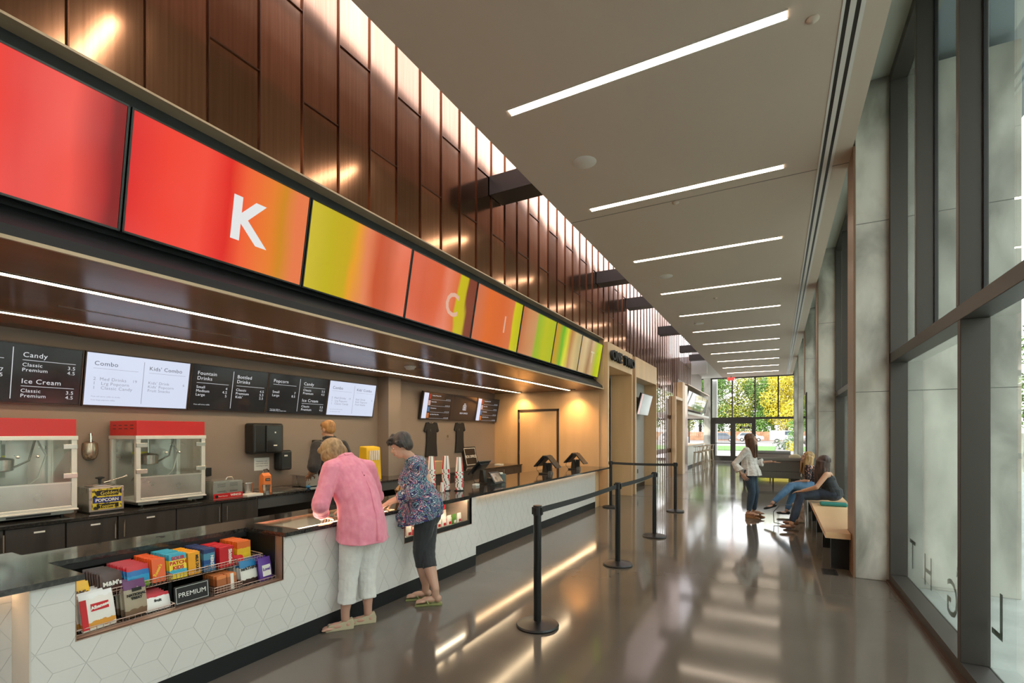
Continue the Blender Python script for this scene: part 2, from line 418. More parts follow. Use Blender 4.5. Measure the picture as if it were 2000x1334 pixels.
# outside terrace
struct(MB().box(1.21, 60, -30, 160, -.2, -.03).build('ground_terrace', noise_col(mat('pale_paving', (.5, .5, .46), .7), (.42, .43, .40), (.55, .56, .52), 2, 6)))
struct(MB().box(1.3, 2.7, -4, YF + 1.2, 5.56, 5.9).build('roof_overhang', mat('overhang_paint', (.30, .36, .40), .6)))
struct(MB().box(-2.65, 1.3, -4.2, YF + .2, 5.6, 5.9).build('roof', M_dark))
struct(MB().box(-12, XK - .3, -4.2, 23.3, 7.2, 7.4).build('roof_left', M_dark))
struct(MB().box(-6.3, 1.3, -4.2, -4, 0, 7.2).build('wall_rear', M_greywall))
struct(MB().box(-6.4, -6.22, -4, 12.4, 3.3, 7.2).build('wall_left_upper', M_greywall))
# portals
def portal(n, y0, y1, ztop, zin, xf, xdeep, sd):
    m = MB()
    m.box(XK - .1, xf, y0, y0 + .1, 0, ztop); m.box(XK - .1, xf, y0 + .1, y1, zin, ztop); m.box(xdeep, xf, y1 - .045, y1, 0, zin)
    m.box(xdeep, XK - .1, y0, y0 + .1, 0, zin); m.box(xdeep, XK - .1, y0, y1, zin, zin + .04)
    return struct(m.build(n, M_wood, bevel=.003, seg=1))
portal('trim_8', 10.38, 12.45, 3.60, 3.085, -3.25, -3.9, 0)
portal('trim_9', 12.74, 15.30, 3.60, 3.075, -3.25, -3.62, 0)
struct(MB().box(XK - .14, XK - .02, 12.45, 12.74, 0, 3.6).build('trim_10', M_seam))
struct(MB().box(-3.7, -3.62, 12.74, 15.3, 0, 3.2).build('wall_niche', M_greypanel))
struct(MB().box(-3.62, -3.605, 12.84, 15.25, 0, .12).build('baseboard_niche', M_black))
d = struct(bpy.data.objects.new('door_1', None)); COL.objects.link(d); d.location = (-3.8, 11.3, 0); ROOTM[d.name] = Matrix.Translation(d.location)
MB().box(-3.86, -3.80, 10.5, 12.36, 0.01, 3.02).build('door_leaf', mat('pale_maple_door', (.66, .52, .33), .4), d)
h = MB(); h.box(-3.80, -3.75, 10.86, 10.88, 1.0, 1.02); h.box(-3.80, -3.75, 10.86, 10.88, 1.42, 1.44); h.box(-3.765, -3.745, 10.86, 10.88, 1.0, 1.44); h.build('door_handle', M_black, d)
struct(MB().box(-3.95, -3.86, 10.4, 12.45, 0, 3.1).build('wall_door', M_black))
# "ONE TWO"
sg = thing('dimensional_lettering', 'black raised letters ONE TWO on the wooden header over the cinema doorway', 'sign', (-3.25, 11.4, 3.35))
Mx = frame((-3.245, 10.50, 3.235), (0, 1, 0), (0, 0, 1))
for i, (t, y) in enumerate((('ONE', 10.50), ('TWO', 11.50))):
    text_mesh('letters', t, .30, frame((-3.21, y, 3.235), (0, 1, 0), (0, 0, 1)), M_blackmat, sg, depth=.07, bold=.008, sx=1.25)
# post between slats and bar
struct(MB().box(XK - .1, -3.25, 18.5, 18.6, 0, 2.95).build('trim_11', M_wood))
struct(MB().box(XK - .1, -3.25, 18.6, 19.95, 2.85, 2.95).build('trim_12', M_wood))
struct(MB().box(-3.62, -3.6, 18.6, 20.0, 0, 2.9).build('wall_bar_reveal', M_greypanel))
struct(MB().box(-3.6, -3.25, 20.0, 20.5, 0, 3.6).build('trim_13', M_wood))
struct(MB().box(-3.45, -3.36, 20.5, 21.9, 0, 3.6).build('trim_14', M_seam))
# walls of the volume behind the bar and slats (windows to the street)
struct(MB().box(-8.1, -8, 12.4, 34, 0, .12).build('baseboard_left', M_dark))
m = MB()
for y in (12.5, 15.0, 17.5, 20.0, 22.5, 25, 27.5, 30.4): m.box(-8.1, -8, y, y + .09, .12, 7.1)
m.box(-8.1, -8, 12.4, 30.5, 2.3, 2.45); m.box(-8.1, -8, 12.4, 30.5, 7.0, 7.2)
w = struct(bpy.data.objects.new('window_9', None)); COL.objects.link(w); w.location = (-8, 20, 0); ROOTM[w.name] = Matrix.Translation(w.location)
m.build('window_frame', M_bronze, w); MB().box(-8.06, -8.05, 12.4, 30.5, .1, 7).build('pane', M_glassc, w)
struct(MB().box(-8.1, -3.8, 12.25, 12.4, 0, 7.2).build('wall_volume', M_greypanel))
# far glazed end
w = struct(bpy.data.objects.new('window_10', None)); COL.objects.link(w); w.location = (-1.2, YF, 0); ROOTM[w.name] = Matrix.Translation(w.location)
m = MB(); y0, y1 = YF, YF + .12
m.box(-8, 1.06, y0, y1, 2.38, 2.50); m.box(-8, 1.06, y0, y1, 4.72, 4.86)
for x in (-3.36, -2.25, -1.09, .05): m.box(x - .035, x + .035, y0, y1, 2.5, 4.72)
m.box(-3.40, -3.28, y0, y1, 0, 2.4); m.box(-1.13, -1.05, y0, y1, 0, 2.4); m.box(-1.05, 1.06, y0, y1, 0, .1)
m.box(-8, -3.75, y0, y1, 0, .1)
for x in (-7.9, -6, -4.6): m.box(x - .035, x + .035, y0, y1, 0, 4.8)
m.build('window_frame', M_bronze, w)
g = MB(); g.box(-8, 1.06, YF + .05, YF + .056, 2.5, 4.72); g.box(-1.05, 1.06, YF + .05, YF + .056, .1, 2.38); g.box(-8, -3.75, YF + .05, YF + .056, .1, 2.4); g.build('pane', M_glassc, w)
struct(MB().box(-3.76, -3.40, YF - .2, YF + .35, 0, 4.8).build('wall_column', M_conc))
struct(MB().box(-3.36, -3.12, YF + .5, YF + .9, -.03, 5.2).build('wall_outer_column', M_white))
struct(MB().box(.84, 1.05, YF + .3, YF + .9, -.03, 5.4).build('wall_outer_return', M_white))
for i, (a, b) in enumerate(((-3.28, -2.22), (-2.22, -1.13))):
    d = struct(bpy.data.objects.new('door_%d' % (i + 2), None)); COL.objects.link(d); d.location = ((a + b) / 2, YF, 0); ROOTM[d.name] = Matrix.Translation(d.location)
    m = MB(); m.box(a, a + .13, y0 + .02, y1 - .02, 0.01, 2.38); m.box(b - .13, b, y0 + .02, y1 - .02, 0.01, 2.38); m.box(a + .13, b - .13, y0 + .02, y1 - .02, .01, .30); m.box(a + .13, b - .13, y0 + .02, y1 - .02, 2.14, 2.38)
    m.build('door_frame', M_bronze, d)
    MB().box(a + .13, b - .13, YF + .06, YF + .066, .30, 2.14).build('pane', M_glassc, d)
    MB().box(a + .1, b - .1, YF - .04, YF - .01, 1.0, 1.04).build('push_bar', M_black, d)
# letters seen from behind on the glass of the far end
text_mesh('trim_15', 'WRITING'[:0] + 'NG', .2, frame((0.1, YF + .045, 2.22), (-1, 0, 0), (0, 0, 1)), M_white, None)['kind'] = 'structure'
# ================================================================ screens, menus, counters
def srgb(r, g, b): return tuple(((c / 255) / 12.92 if c <= 10 else ((c / 255 + .055) / 1.055) ** 2.4) for c in (r, g, b))
def ramp_screen(name, stops, strength=1.0, warp=.10):
    m = bpy.data.materials.new(name); m.use_nodes = True
    N, L, b = nodes(m)
    t = N.new('ShaderNodeTexCoord'); sp = N.new('ShaderNodeSeparateXYZ'); n = N.new('ShaderNodeTexNoise'); n.inputs['Scale'].default_value = 2.2; n.inputs['Detail'].default_value = 2
    mp = N.new('ShaderNodeMapping'); mp.inputs['Scale'].default_value = (.2, 1.6, .7)
    a = N.new('ShaderNodeMath'); a.operation = 'MULTIPLY_ADD'; a.inputs[1].default_value = warp; r = N.new('ShaderNodeValToRGB')
    L.new(t.outputs['Generated'], sp.inputs[0]); L.new(t.outputs['Object'], mp.inputs[0]); L.new(mp.outputs[0], n.inputs[0]); L.new(n.outputs[0], a.inputs[0]); L.new(sp.outputs['Y'], a.inputs[2])
    L.new(a.outputs[0], r.inputs[0])
    el = r.color_ramp.elements
    for i, (p, c) in enumerate(stops):
        e = el[i] if i < 2 else el.new(p)
        e.position = p; e.color = (*srgb(*c), 1)
    L.new(r.outputs[0], b.inputs['Emission Color']); b.inputs['Emission Strength'].default_value = strength * GL
    b.inputs['Base Color'].default_value = (.01, .01, .01, 1); b.inputs['Roughness'].default_value = .12; b.inputs['Specular IOR Level'].default_value = .22
    return m
def flat_screen(name, c, st=1.0, rough=.12):
    return mat(name, (.01, .01, .01), rough, emit=c, es=st * GL)
SCR = [
    [(0, (255, 120, 75)), (.12, (255, 100, 65)), (.3, (235, 45, 40)), (.5, (255, 75, 60)), (.68, (235, 50, 45)), (.85, (250, 75, 62)), (.97, (180, 32, 36)), (1, (140, 25, 30))],
    [(0, (225, 35, 42)), (.2, (250, 66, 52)), (.38, (255, 80, 64)), (.52, (232, 40, 36)), (.62, (250, 100, 55)), (.8, (240, 130, 45)), (.88, (215, 140, 30)), (.97, (240, 125, 75))],
    [(0, (218, 196, 60)), (.25, (200, 182, 30)), (.42, (205, 175, 30)), (.48, (240, 165, 45)), (.6, (235, 135, 90)), (.72, (205, 80, 40)), (.85, (205, 85, 45)), (1, (235, 110, 75))],
    [(0, (225, 95, 60)), (.25, (215, 85, 45)), (.48, (225, 100, 60)), (.6, (235, 130, 100)), (.76, (225, 110, 60)), (.8, (205, 190, 20)), (.93, (205, 185, 20)), (.97, (130, 60, 40))],
    [(0, (205, 115, 80)), (.3, (228, 110, 45)), (.6, (220, 105, 50)), (.84, (220, 115, 70)), (.88, (215, 200, 15)), (1, (195, 190, 10))],
    [(0, (185, 95, 50)), (.2, (205, 130, 80)), (.42, (205, 145, 90)), (.5, (150, 180, 20)), (.75, (190, 190, 10)), (1, (180, 190, 15))],
    [(0, (205, 140, 30)), (.2, (190, 160, 30)), (.36, (100, 180, 20)), (.5, (225, 215, 30)), (.66, (175, 110, 35)), (.85, (200, 160, 80)), (1, (170, 140, 60))],
    [(0, (175, 125, 55)), (.3, (195, 160, 95)), (.5, (150, 100, 40)), (.62, (200, 160, 110)), (.8, (185, 175, 60)), (.86, (170, 190, 15)), (1, (195, 205, 20))]]
upv = Vector((.125, 0, .708)).normalized()
desc = ['blurred red picture cut by the left photo edge', 'red to orange with a white letter K', 'picture shading from yellow to burnt orange', 'orange with a pale letter C',
        'orange with a thin letter I', 'picture half dusty orange and half lime yellow', 'picture of wavy green, yellow and brown bands', 'brown and lime with a letter T']
for k in range(8):
    y0 = 1.455 - 1.262 + 1.262 * k
    t = thing('display_screen', 'tilted display above the counter, ' + desc[k], 'screen', (-3.45, y0 + .63, 2.806), group='row of tilted displays over the counter')
    F = frame((-3.45, y0, 2.806), (0, 1, 0), upv)
    m = MB(); m.obox(F @ Matrix.Translation((.631, .36, -.035)), 1.252, .722, .055); m.build('housing', M_black, t)
    m = MB(); m.obox(F @ Matrix.Translation((.631, .36, -.0045)), 1.226, .698, .004)
    m.build('display', ramp_screen('screen_picture_%d' % k, SCR[k], 1.0, .16 if k in (2, 3, 6, 7) else .08), t)
    m = MB()
    for a, b, c, d in ((0.005, 1.257, 0, .011), (.005, 1.257, .709, .72), (.005, .016, 0, .72), (1.246, 1.257, 0, .72)):
        m.obox(F @ Matrix.Translation(((a + b) / 2, (c + d) / 2, -.003)), b - a, d - c, .010)
    m.build('bezel', mat('screen_bezel', (.03, .03, .032), .25, .4), t)
    let = {1: ('K', .50, .20, .41, (1, 1, 1), .012), 3: ('C', .52, .20, .38, srgb(245, 190, 165), .006), 4: ('I', .60, .22, .34, srgb(245, 185, 160), .0), 7: ('T', .48, .26, .34, srgb(225, 210, 160), .0)}.get(k)
    if let:
        s_, fx, fy, sz, c_, bo = let
        text_mesh('letter', s_, sz, F @ Matrix.Translation((fx * 1.25, fy, 0.0)), flat_screen('letter_glow_%d' % k, c_, .85), t, depth=.002, bold=bo)
# menu boards
M_mblk = flat_screen('menu_black', (.012, .011, .012), 1.0); M_mwht = flat_screen('menu_white', (.74, .80, .98), 1.0)
M_ink = flat_screen('menu_white_ink', (.9, .9, .95), .9); M_gink = flat_screen('menu_grey_ink', (.12, .12, .14), 1.0); M_gl = flat_screen('menu_thin_ink', (.35, .37, .42), 1.0)
mup = Vector((.10, 0, .543)).normalized()
def board(y0, w, label, kind, group, h=.552, side=None):
    t = thing('menu_screen', label, 'screen', (-6.05, y0 + w / 2, 1.867), group=group)
    F = frame((-6.05, y0, 1.867), (0, 1, 0), mup)
    white = kind == 'combo'
    MB().obox(F @ Matrix.Translation((w / 2, h / 2, -.03)), w - .008, h, .05).build('housing', M_black, t)
    MB().obox(F @ Matrix.Translation((w / 2, h / 2 + .003, -.003)), w - .03, h - .028, .006).build('display', M_mwht if white else M_mblk, t)
    b = MB(); b.obox(F @ Matrix.Translation((w / 2, .006, -.002)), w - .004, .012, .012); b.obox(F @ Matrix.Translation((w / 2, h - .004, -.002)), w - .004, .008, .012)
    for x in (.006, w - .006): b.obox(F @ Matrix.Translation((x, h / 2, -.002)), .010, h, .012)
    b.build('bezel', mat('menu_bezel', (.05, .035, .03), .3), t)
    arm = MB(); arm.box(XB, -6.03, y0 + w / 2 - .1, y0 + w / 2 + .1, 2.02, 2.24); arm.build('wall_mount', M_black, t)
    ink = M_gink if white else M_ink
    def T(s, x, y, sz, m=None, al='LEFT'):
        text_mesh('menu_text', s, sz, F @ Matrix.Translation((x, y, .001)), m or ink, t, depth=.0008, align=al, space=1.08)
    def Ln(x0, x1, y, m=None, th=.004):
        MB().obox(F @ Matrix.Translation(((x0 + x1) / 2, y, .0012)), x1 - x0, th, .001).build('rule', m or ink, t)
    def Vl(x, y0_, y1_, m=None): MB().obox(F @ Matrix.Translation((x, (y0_ + y1_) / 2, .0012)), .005, y1_ - y0_, .001).build('divider', m or ink, t)
    if kind == 'popcorn':
        T('Popcorn', .07, .43, .062); Ln(.07, .43, .402); T('Small\nLarge', .07, .285, .046); T('7\n8.5', .43, .285, .046, al='RIGHT')
        T('Free large refills on\ncollectable drinks of great taste', .06, .055, .018)
        Vl(.485, .045, .51)
        T('Candy', .55, .43, .062); Ln(.55, .93, .402); T('Classic\nPremium', .55, .345, .046); T('3.5\n4.5', .93, .345, .046, al='RIGHT')
        T('Ice Cream', .55, .19, .062); Ln(.55, .93, .165); T('Classic\nPremium', .55, .108, .046); T('3.5\n4.5', .93, .108, .046, al='RIGHT')
    if kind == 'combo':
        T('Combo', .075, .42, .062); Ln(.07, .46, .39, M_gl, .003); T('2  Med Drinks\n1   Lrg Popcorn\n1   Classic Candy', .075, .27, .045, M_gl); T('19', .455, .27, .04, M_gl, 'RIGHT')
        T('Free self serve refills on drinks\n\nFree large popcorn refills', .07, .10, .018, M_gl)
        Vl(.51, .05, .50, M_gl)
        T("Kids' Combo", .56, .42, .058); Ln(.56, .93, .39, M_gl, .003); T("Kids' Drink\nKids' Popcorn\nFruit Snacks", .56, .27, .042, M_gl); T('6', .93, .27, .04, M_gl, 'RIGHT')
    if kind == 'drinks':
        T('Fountain\nDrinks', .07, .43, .06); Ln(.07, .45, .335); T('Small\nMedium\nLarge', .07, .27, .045); T('4\n4.5\n5', .44, .27, .045, al='RIGHT'); T('Free self serve refills', .06, .07, .02)
        Vl(.50, .045, .51)
        T('Bottled\nDrinks', .55, .43, .06); Ln(.55, .93, .335); T("Classic\nPremium\nKids'", .55, .27, .045); T('4.5\n5.5\n2.5', .93, .27, .045, al='RIGHT')
    if kind == 'films':
        MB().obox(F @ Matrix.Translation((.10, h / 2, .0012)), .14, h - .05, .001).build('showtime_column', M_mwht, t)
        for i, c in enumerate(((150, 40, 40), (210, 170, 160), (60, 110, 150), (200, 110, 50))):
            MB().obox(F @ Matrix.Translation((.215, .46 - i * .125, .0016)), .07, .10, .001).build('poster', flat_screen('poster_%d' % i, srgb(*c), .9), t)
            Ln(.27, w - .06, .405 - i * .125, th=.0025)
            T(['Tuesday Matinee Film', 'Feature Film', 'Documentary', 'Late Show Music Film'][i], .28, .475 - i * .125, .03)
            T('1:30   4:10   7:00', w - .07, .418 - i * .125, .02, al='RIGHT')
    if kind == 'boxoffice':
        T('BOX OFFICE', w / 2, .15, .05, al='CENTER')
        b = MB()
        c = (w / 2, .29)
        for (x0, x1, a0, a1) in ((-.06, .06, -.055, -.045), (-.06, -.05, -.055, .05), (.05, .06, -.055, .05), (-.06, .06, .04, .05), (-.03, -.02, .05, .085), (.02, .03, .05, .085), (-.03, .03, .08, .09), (-.025, -.01, -.04, .02), (.01, .025, -.04, .02), (-.02, .02, .01, .025)):
            b.obox(F @ Matrix.Translation((c[0] + (x0 + x1) / 2, c[1] + (a0 + a1) / 2, .0015)), x1 - x0, a1 - a0, .001)
        b.build('ticket_emblem', M_ink, t)
    return t
gm = 'menu screens over the back counter'
board(.225, .99, 'black menu screen with drinks prices at the extreme left, mostly outside the photo', 'drinks', gm)
board(1.22, .99, 'black menu screen with popcorn, candy and ice cream prices at the left edge', 'popcorn', gm)
board(2.22, .985, 'large white menu screen with combo prices between two black ones', 'combo', gm)
board(3.21, .98, 'black menu screen with fountain and bottled drinks prices', 'drinks', gm)
board(4.195, .99, 'black menu screen with popcorn, candy and ice cream prices, above the counter worker', 'popcorn', gm)
board(5.19, .99, 'white menu screen with combo prices at the right end of the menus, beside the pier', 'combo', gm)
gb = 'box office screens beyond the pier'
board(7.43, .965, 'box office screen listing films, nearest the pier', 'films', gb)
board(8.40, .965, 'box office screen with a white ticket emblem, in the middle of three', 'boxoffice', gb)
board(9.37, .965, 'box office screen listing films, beside the wooden end wall', 'films', gb)

# ---- counter faced with rhombic tiles
def clip(poly, x0, x1, y0, y1):
    for ax, lim, sg_ in ((0, x0, 1), (0, x1, -1), (1, y0, 1), (1, y1, -1)):
        out = []
        for i in range(len(poly)):
            p, q = poly[i], poly[(i + 1) % len(poly)]
            ip, iq = (p[ax] - lim) * sg_ >= 0, (q[ax] - lim) * sg_ >= 0
            if ip: out.append(p)
            if ip != iq:
                t = (lim - p[ax]) / (q[ax] - p[ax]); out.append((p[0] + t * (q[0] - p[0]), p[1] + t * (q[1] - p[1])))
        poly = out
        if not poly: return None
    return poly
def tiles(mb, x, rects, a=.135, oy=.05, oz=.036, gap=.0008):
    h3 = math.sqrt(3) / 2
    def pt(i, j): return (oy + a * (i + j / 2), oz + a * h3 * j)
    ring = [(1, 0), (0, 1), (-1, 1), (-1, 0), (0, -1), (1, -1)]
    ymin, ymax = min(r[0] for r in rects), max(r[1] for r in rects)
    for j in range(-2, 10):
        for i in range(int(ymin / a) - 8, int(ymax / a) + 8):
            if (i - j) % 3: continue
            for k in (0, 2, 4):
                q = [(i, j)] + [(i + ring[(k + d) % 6][0], j + ring[(k + d) % 6][1]) for d in (0, 1, 2)]
                pl = [pt(*p) for p in q]
                cx = sum(p[0] for p in pl) / 4; cz = sum(p[1] for p in pl) / 4
                pl = [(cx + (p[0] - cx) * (1 - gap * 2 / a * 1.6), cz + (p[1] - cz) * (1 - gap * 2 / a * 1.6)) for p in pl]
                for r in rects:
                    c = clip(pl, *r)
                    if c and len(c) > 2:
                        mb.prism(c, 'x', x - .002, x)
ct = thing('concession_counter', 'long low concession counter faced in white rhombic tiles on a charcoal plinth', 'counter', (-3.6, 4, 0))
TOPZ = ZT - .03
C1 = (1.157, 2.37, .52); C2 = (3.709, 4.905, .52)
core = MB()
core.box(-4.15, XR - .012, -2, .98, .13, TOPZ); core.box(-4.15, XR - .012, 5.0, YE - .005, .13, TOPZ)
core.box(-3.95, XC - .012, .98, 5.0, .13, .515); core.box(-3.95, XC - .012, .98, C1[0] - .005, .515, TOPZ); core.box(-3.95, XC - .012, C1[1] + .005, C2[0], .515, TOPZ); core.box(-3.95, XC - .012, C2[1], 5.0, .515, TOPZ)
core.build('carcass', M_grout, ct)
for nm, x, rects in (('tile_panel', XC, [(.98, 5.0, .13, .52), (.98, C1[0], .52, TOPZ), (C1[1], C2[0], .52, TOPZ), (C2[1], 5.0, .52, TOPZ)]), ('tile_panel', XR, [(5.0, 10.1, .13, TOPZ)]), ('tile_panel', XR, [(-2, .98, .13, TOPZ)])):
    m = MB()
    for (a, b, c, d) in rects: m.box(x - .012, x - .0028, a, b, c, d)
    m.use(M_grout); m.mi = [0] * len(m.f); m.use(M_tile); tiles(m, x, rects)
    m.build(nm, None, ct)
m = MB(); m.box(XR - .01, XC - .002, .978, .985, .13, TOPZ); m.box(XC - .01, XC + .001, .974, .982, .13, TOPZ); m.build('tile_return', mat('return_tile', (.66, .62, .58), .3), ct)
m = MB(); m.box(XR - .01, XC - .002, 4.995, 5.002, .13, TOPZ); m.build('tile_return', M_tile, ct)
m = MB(); m.box(-4.1, XC - .002, .98, 5.0, 0, .13); m.box(-4.1, XR - .002, -2, .98, 0, .13); m.box(-4.1, XR - .002, 5.0, YE - .005, 0, .13); m.build('toe_kick', M_charcoal, ct)
MB().box(XR - .01, XR + .002, 10.1, YE - .005, .0, TOPZ).build('wood_end_panel', M_wood, ct)
m = MB()
for (a, b, z) in (C1, C2):
    m = MB()
    m.box(-3.30, XC + .002, a - .004, b + .004, z - .006, z); m.box(-3.30, XC + .002, a - .004, a, z, TOPZ); m.box(-3.30, XC + .002, b, b + .004, z, TOPZ); m.build('opening_trim', mat('bronze_trim', (.42, .27, .20), .35, .5), ct)
pass
m = MB(); m.box(XR + .004, XR + .02, 5.01, 10.1, TOPZ - .012, TOPZ - .004); m.box(XR + .004, XR + .02, -2, .97, TOPZ - .012, TOPZ - .004)
m.build('under_counter_light', mat('under_led', (1, .8, .6), .5, emit=(1, .66, .36), es=14), ct)
# worktop with the notch over the candy display and the glass lid
wt = MB()
for (x0, x1, a, b) in ((-4.15, XE, -2, 1.18), (-4.0, -3.63, 1.18, 2.365), (-4.0, XE, 2.365, 2.50), (-3.225, XE, 2.50, 3.60), (-4.0, -3.74, 2.5, 3.6), (-4.0, XE, 3.60, 5.0), (-4.2, XE, 5.0, YE - .002)):
    wt.box(x0, x1, a, b, TOPZ, ZT)
wto = wt.build('worktop', M_stone); tag(wto, 'polished black quartz worktop running the length of the white tiled counter', 'worktop')
# candy display case (open notch)
cs = thing('candy_display', 'black recessed candy display with two shelves in the front of the counter', 'display', (-3.4, 1.76, .52))
m = MB()
m.box(-3.70, -3.68, 1.157, 2.37, .515, TOPZ - .001); m.box(-3.68, -3.30, 1.157, 1.16, .515, TOPZ - .001); m.box(-3.70, -3.30, 2.363, 2.368, .515, TOPZ - .001); m.box(-3.70, -3.30, 1.157, 2.37, .515, .522)
m.build('case_liner', mat('satin_black_liner', (.012, .012, .012), .28), cs)
m = MB(); m.box(-3.68, -3.42, 1.16, 2.363, .655, .667); m.box(-3.425, -3.415, 1.16, 2.363, .645, .67); m.build('shelf', M_charcoal, cs)
MB().box(-3.48, -3.462, 1.72, 1.74, .522, .655).build('shelf_post', M_charcoal, cs)
MB().box(-3.66, -3.628, 1.182, 2.36, .80, .834).build('lip', M_charcoal, cs)
# glass lid ticket counter
gl = thing('lit_glass_display', 'flat glass topped display lit from below, let into the worktop before the bending woman', 'display', (-3.48, 3.05, ZT))
m = MB(); m.box(-3.74, -3.225, 2.50, 2.515, .80, ZT + .003); m.box(-3.74, -3.225, 3.585, 3.60, .80, ZT + .003); m.box(-3.74, -3.725, 2.515, 3.585, .80, ZT + .003); m.box(-3.725, -3.225, 3.02, 3.035, .84, ZT + .003); m.build('frame', mat('polished_bronze_bar', (.6, .42, .3), .25, .8), gl)
MB().box(-3.725, -3.23, 2.515, 3.585, ZT - .008, ZT - .004).build('glass_lid', M_glassc, gl)
MB().box(-3.725, -3.228, 2.515, 3.585, .70, .71).build('tray', mat('brown_tray', (.25, .17, .12), .4), gl)
MB().box(-3.315, -3.245, 2.55, 3.56, .846, .851).build('light_bar', mat('case_led', (1, .9, .8), .5, emit=(1, .78, .55), es=9), gl)
# small emblem on the worktop
em = MB()
Fm = frame((-3.83, 1.86, ZT + .0006), (0, 1, 0), (-1, 0, 0))
for (x, y, a, l, w_) in ((0, 0, 90, .05, .012), (-.016, .03, 60, .045, .012), (.016, .03, 120, .045, .012), (-.02, -.035, 0, .05, .006), (0, -.02, 30, .04, .008)):
    em.obox(Fm @ Matrix.Translation((x, y, 0)) @ Matrix.Rotation(R(a), 4, 'Z'), l, w_, .0008)
tag(em.build('counter_decal', M_black), 'small black emblem stuck on the worktop behind the candy display', 'sticker')
# refrigerated case
rc = thing('refrigerated_case', 'glass fronted refrigerated snack case in the counter behind the woman in the patterned blouse', 'display case', (-3.5, 4.3, .52))
m = MB(); m.box(-3.85, -3.83, 3.712, 4.902, .50, TOPZ - .002); m.box(-3.83, -3.24, 3.712, 3.722, .50, TOPZ - .002); m.box(-3.83, -3.24, 4.892, 4.902, .5, TOPZ - .002); m.box(-3.83, -3.24, 3.722, 4.892, .50, .525); m.box(-3.83, -3.3, 3.722, 4.892, TOPZ - .02, TOPZ - .002)
m.build('case_liner', mat('case_liner_grey', (.45, .38, .32), .35, .3), rc)
m = MB(); m.box(-3.25, -3.225, 3.712, 4.902, .52, .565); m.box(-3.25, -3.225, 3.712, 3.735, .565, TOPZ - .002); m.box(-3.25, -3.225, 4.875, 4.902, .565, TOPZ - .002); m.box(-3.25, -3.225, 3.735, 4.875, TOPZ - .022, TOPZ - .002)
m.build('frame', M_black, rc)
MB().box(-3.24, -3.236, 3.735, 4.875, .565, TOPZ - .022).build('glass_front', M_frost, rc)
MB().box(-3.82, -3.45, 3.73, 4.885, .695, .70).build('shelf', M_glassc, rc)
MB().box(-3.29, -3.275, 3.74, 4.87, TOPZ - .03, TOPZ - .024).build('light_bar', mat('case_led2', (1, .9, .8), .5, emit=(1, .78, .55), es=45), rc)

# ---- back counter
bw = MB().box(XB + .002, -5.33, -2, 10.345, .84, ZT).build('back_worktop', M_stone)
tag(bw, 'black polished worktop of the back counter under the menu screens', 'worktop')
cuts = [(.75, 1.475), (1.48, 1.855), (1.86, 2.23), (2.235, 2.73), (2.735, 3.19), (3.195, 3.62)]
M_lbl = mat('label_white', (.75, .75, .72), .5)
names = ['dark wood cabinet at the left edge, below the front popcorn machine', 'dark wood cabinet with a white label, below the cut popcorn machine', 'dark wood cabinet with a white label, below the topping dispenser', 'dark wood cabinet with a label, below the whole popcorn machine', 'dark wood cabinet with two tall handles, right of the whole popcorn machine', 'dark wood cabinet with a plain door, left of the sink']
hx = [1.465, None, 2.20, 2.27, 3.15, 3.235]
for i, (a, b) in enumerate(cuts):
    t = thing('base_cabinet', names[i], 'cabinet', (-5.6, (a + b) / 2, 0), group='dark base cabinets of the back counter')
    MB().box(XB + .002, -5.37, a + .001, b - .001, .08, .838).build('body', M_cab, t)
    d_ = MB().box(-5.37, -5.35, a + .003, b - .003, .1, .832).build('door', M_cab, t, bevel=.0015, seg=1)
    if hx[i]:
        h = MB(); y = hx[i]; h.tube([(-5.318, y, .64), (-5.318, y, .80)], .006); h.cyl((-5.35, y, .66), .004, .03, 8, axis='x'); h.cyl((-5.35, y, .78), .004, .03, 8, axis='x'); h.build('handle', M_chrome, d_)
    if i in (1, 2, 3): MB().box(-5.35, -5.348, (a + b) / 2 - .035 + .02, (a + b) / 2 + .035 + .02, .778, .792).build('label', M_lbl, d_)
t = thing('sink_cabinet', 'dark apron fronted cabinet with open knee space under the sink', 'cabinet', (-5.6, 4.6, 0))
MB().box(-5.37, -5.35, 3.62, 6.3, .71, .838).build('apron', mat('grey_oak_laminate', (.075, .075, .078), .45), t)
MB().box(-5.9, -5.88, 3.62, 6.3, .02, .838).build('back_panel', M_black, t)
MB().box(-5.88, -5.36, 6.27, 6.3, .02, .838).build('side_panel', M_cab, t)
for i, (a, b) in enumerate(((6.68, 7.6), (7.6, 8.6), (8.6, 9.5), (9.5, 10.34))):
    t = thing('base_cabinet', 'dark back cabinet beyond the pier, ' + ['under the larger shirt', 'under the smaller shirt', 'under the framed box office sign', 'against the wooden end wall'][i], 'cabinet', (-5.6, (a + b) / 2, 0), group='dark back cabinets beyond the pier')
    MB().box(XB + .002, -5.37, a + .001, b - .001, .08, .838).build('body', M_cab, t)
    d_ = MB().box(-5.37, -5.35, a + .003, b - .003, .1, .832).build('door', M_cab, t)
    h = MB(); y = b - .06; h.tube([(-5.318, y, .64), (-5.318, y, .80)], .006); h.cyl((-5.35, y, .66), .004, .03, 8, axis='x'); h.build('handle', M_chrome, d_)
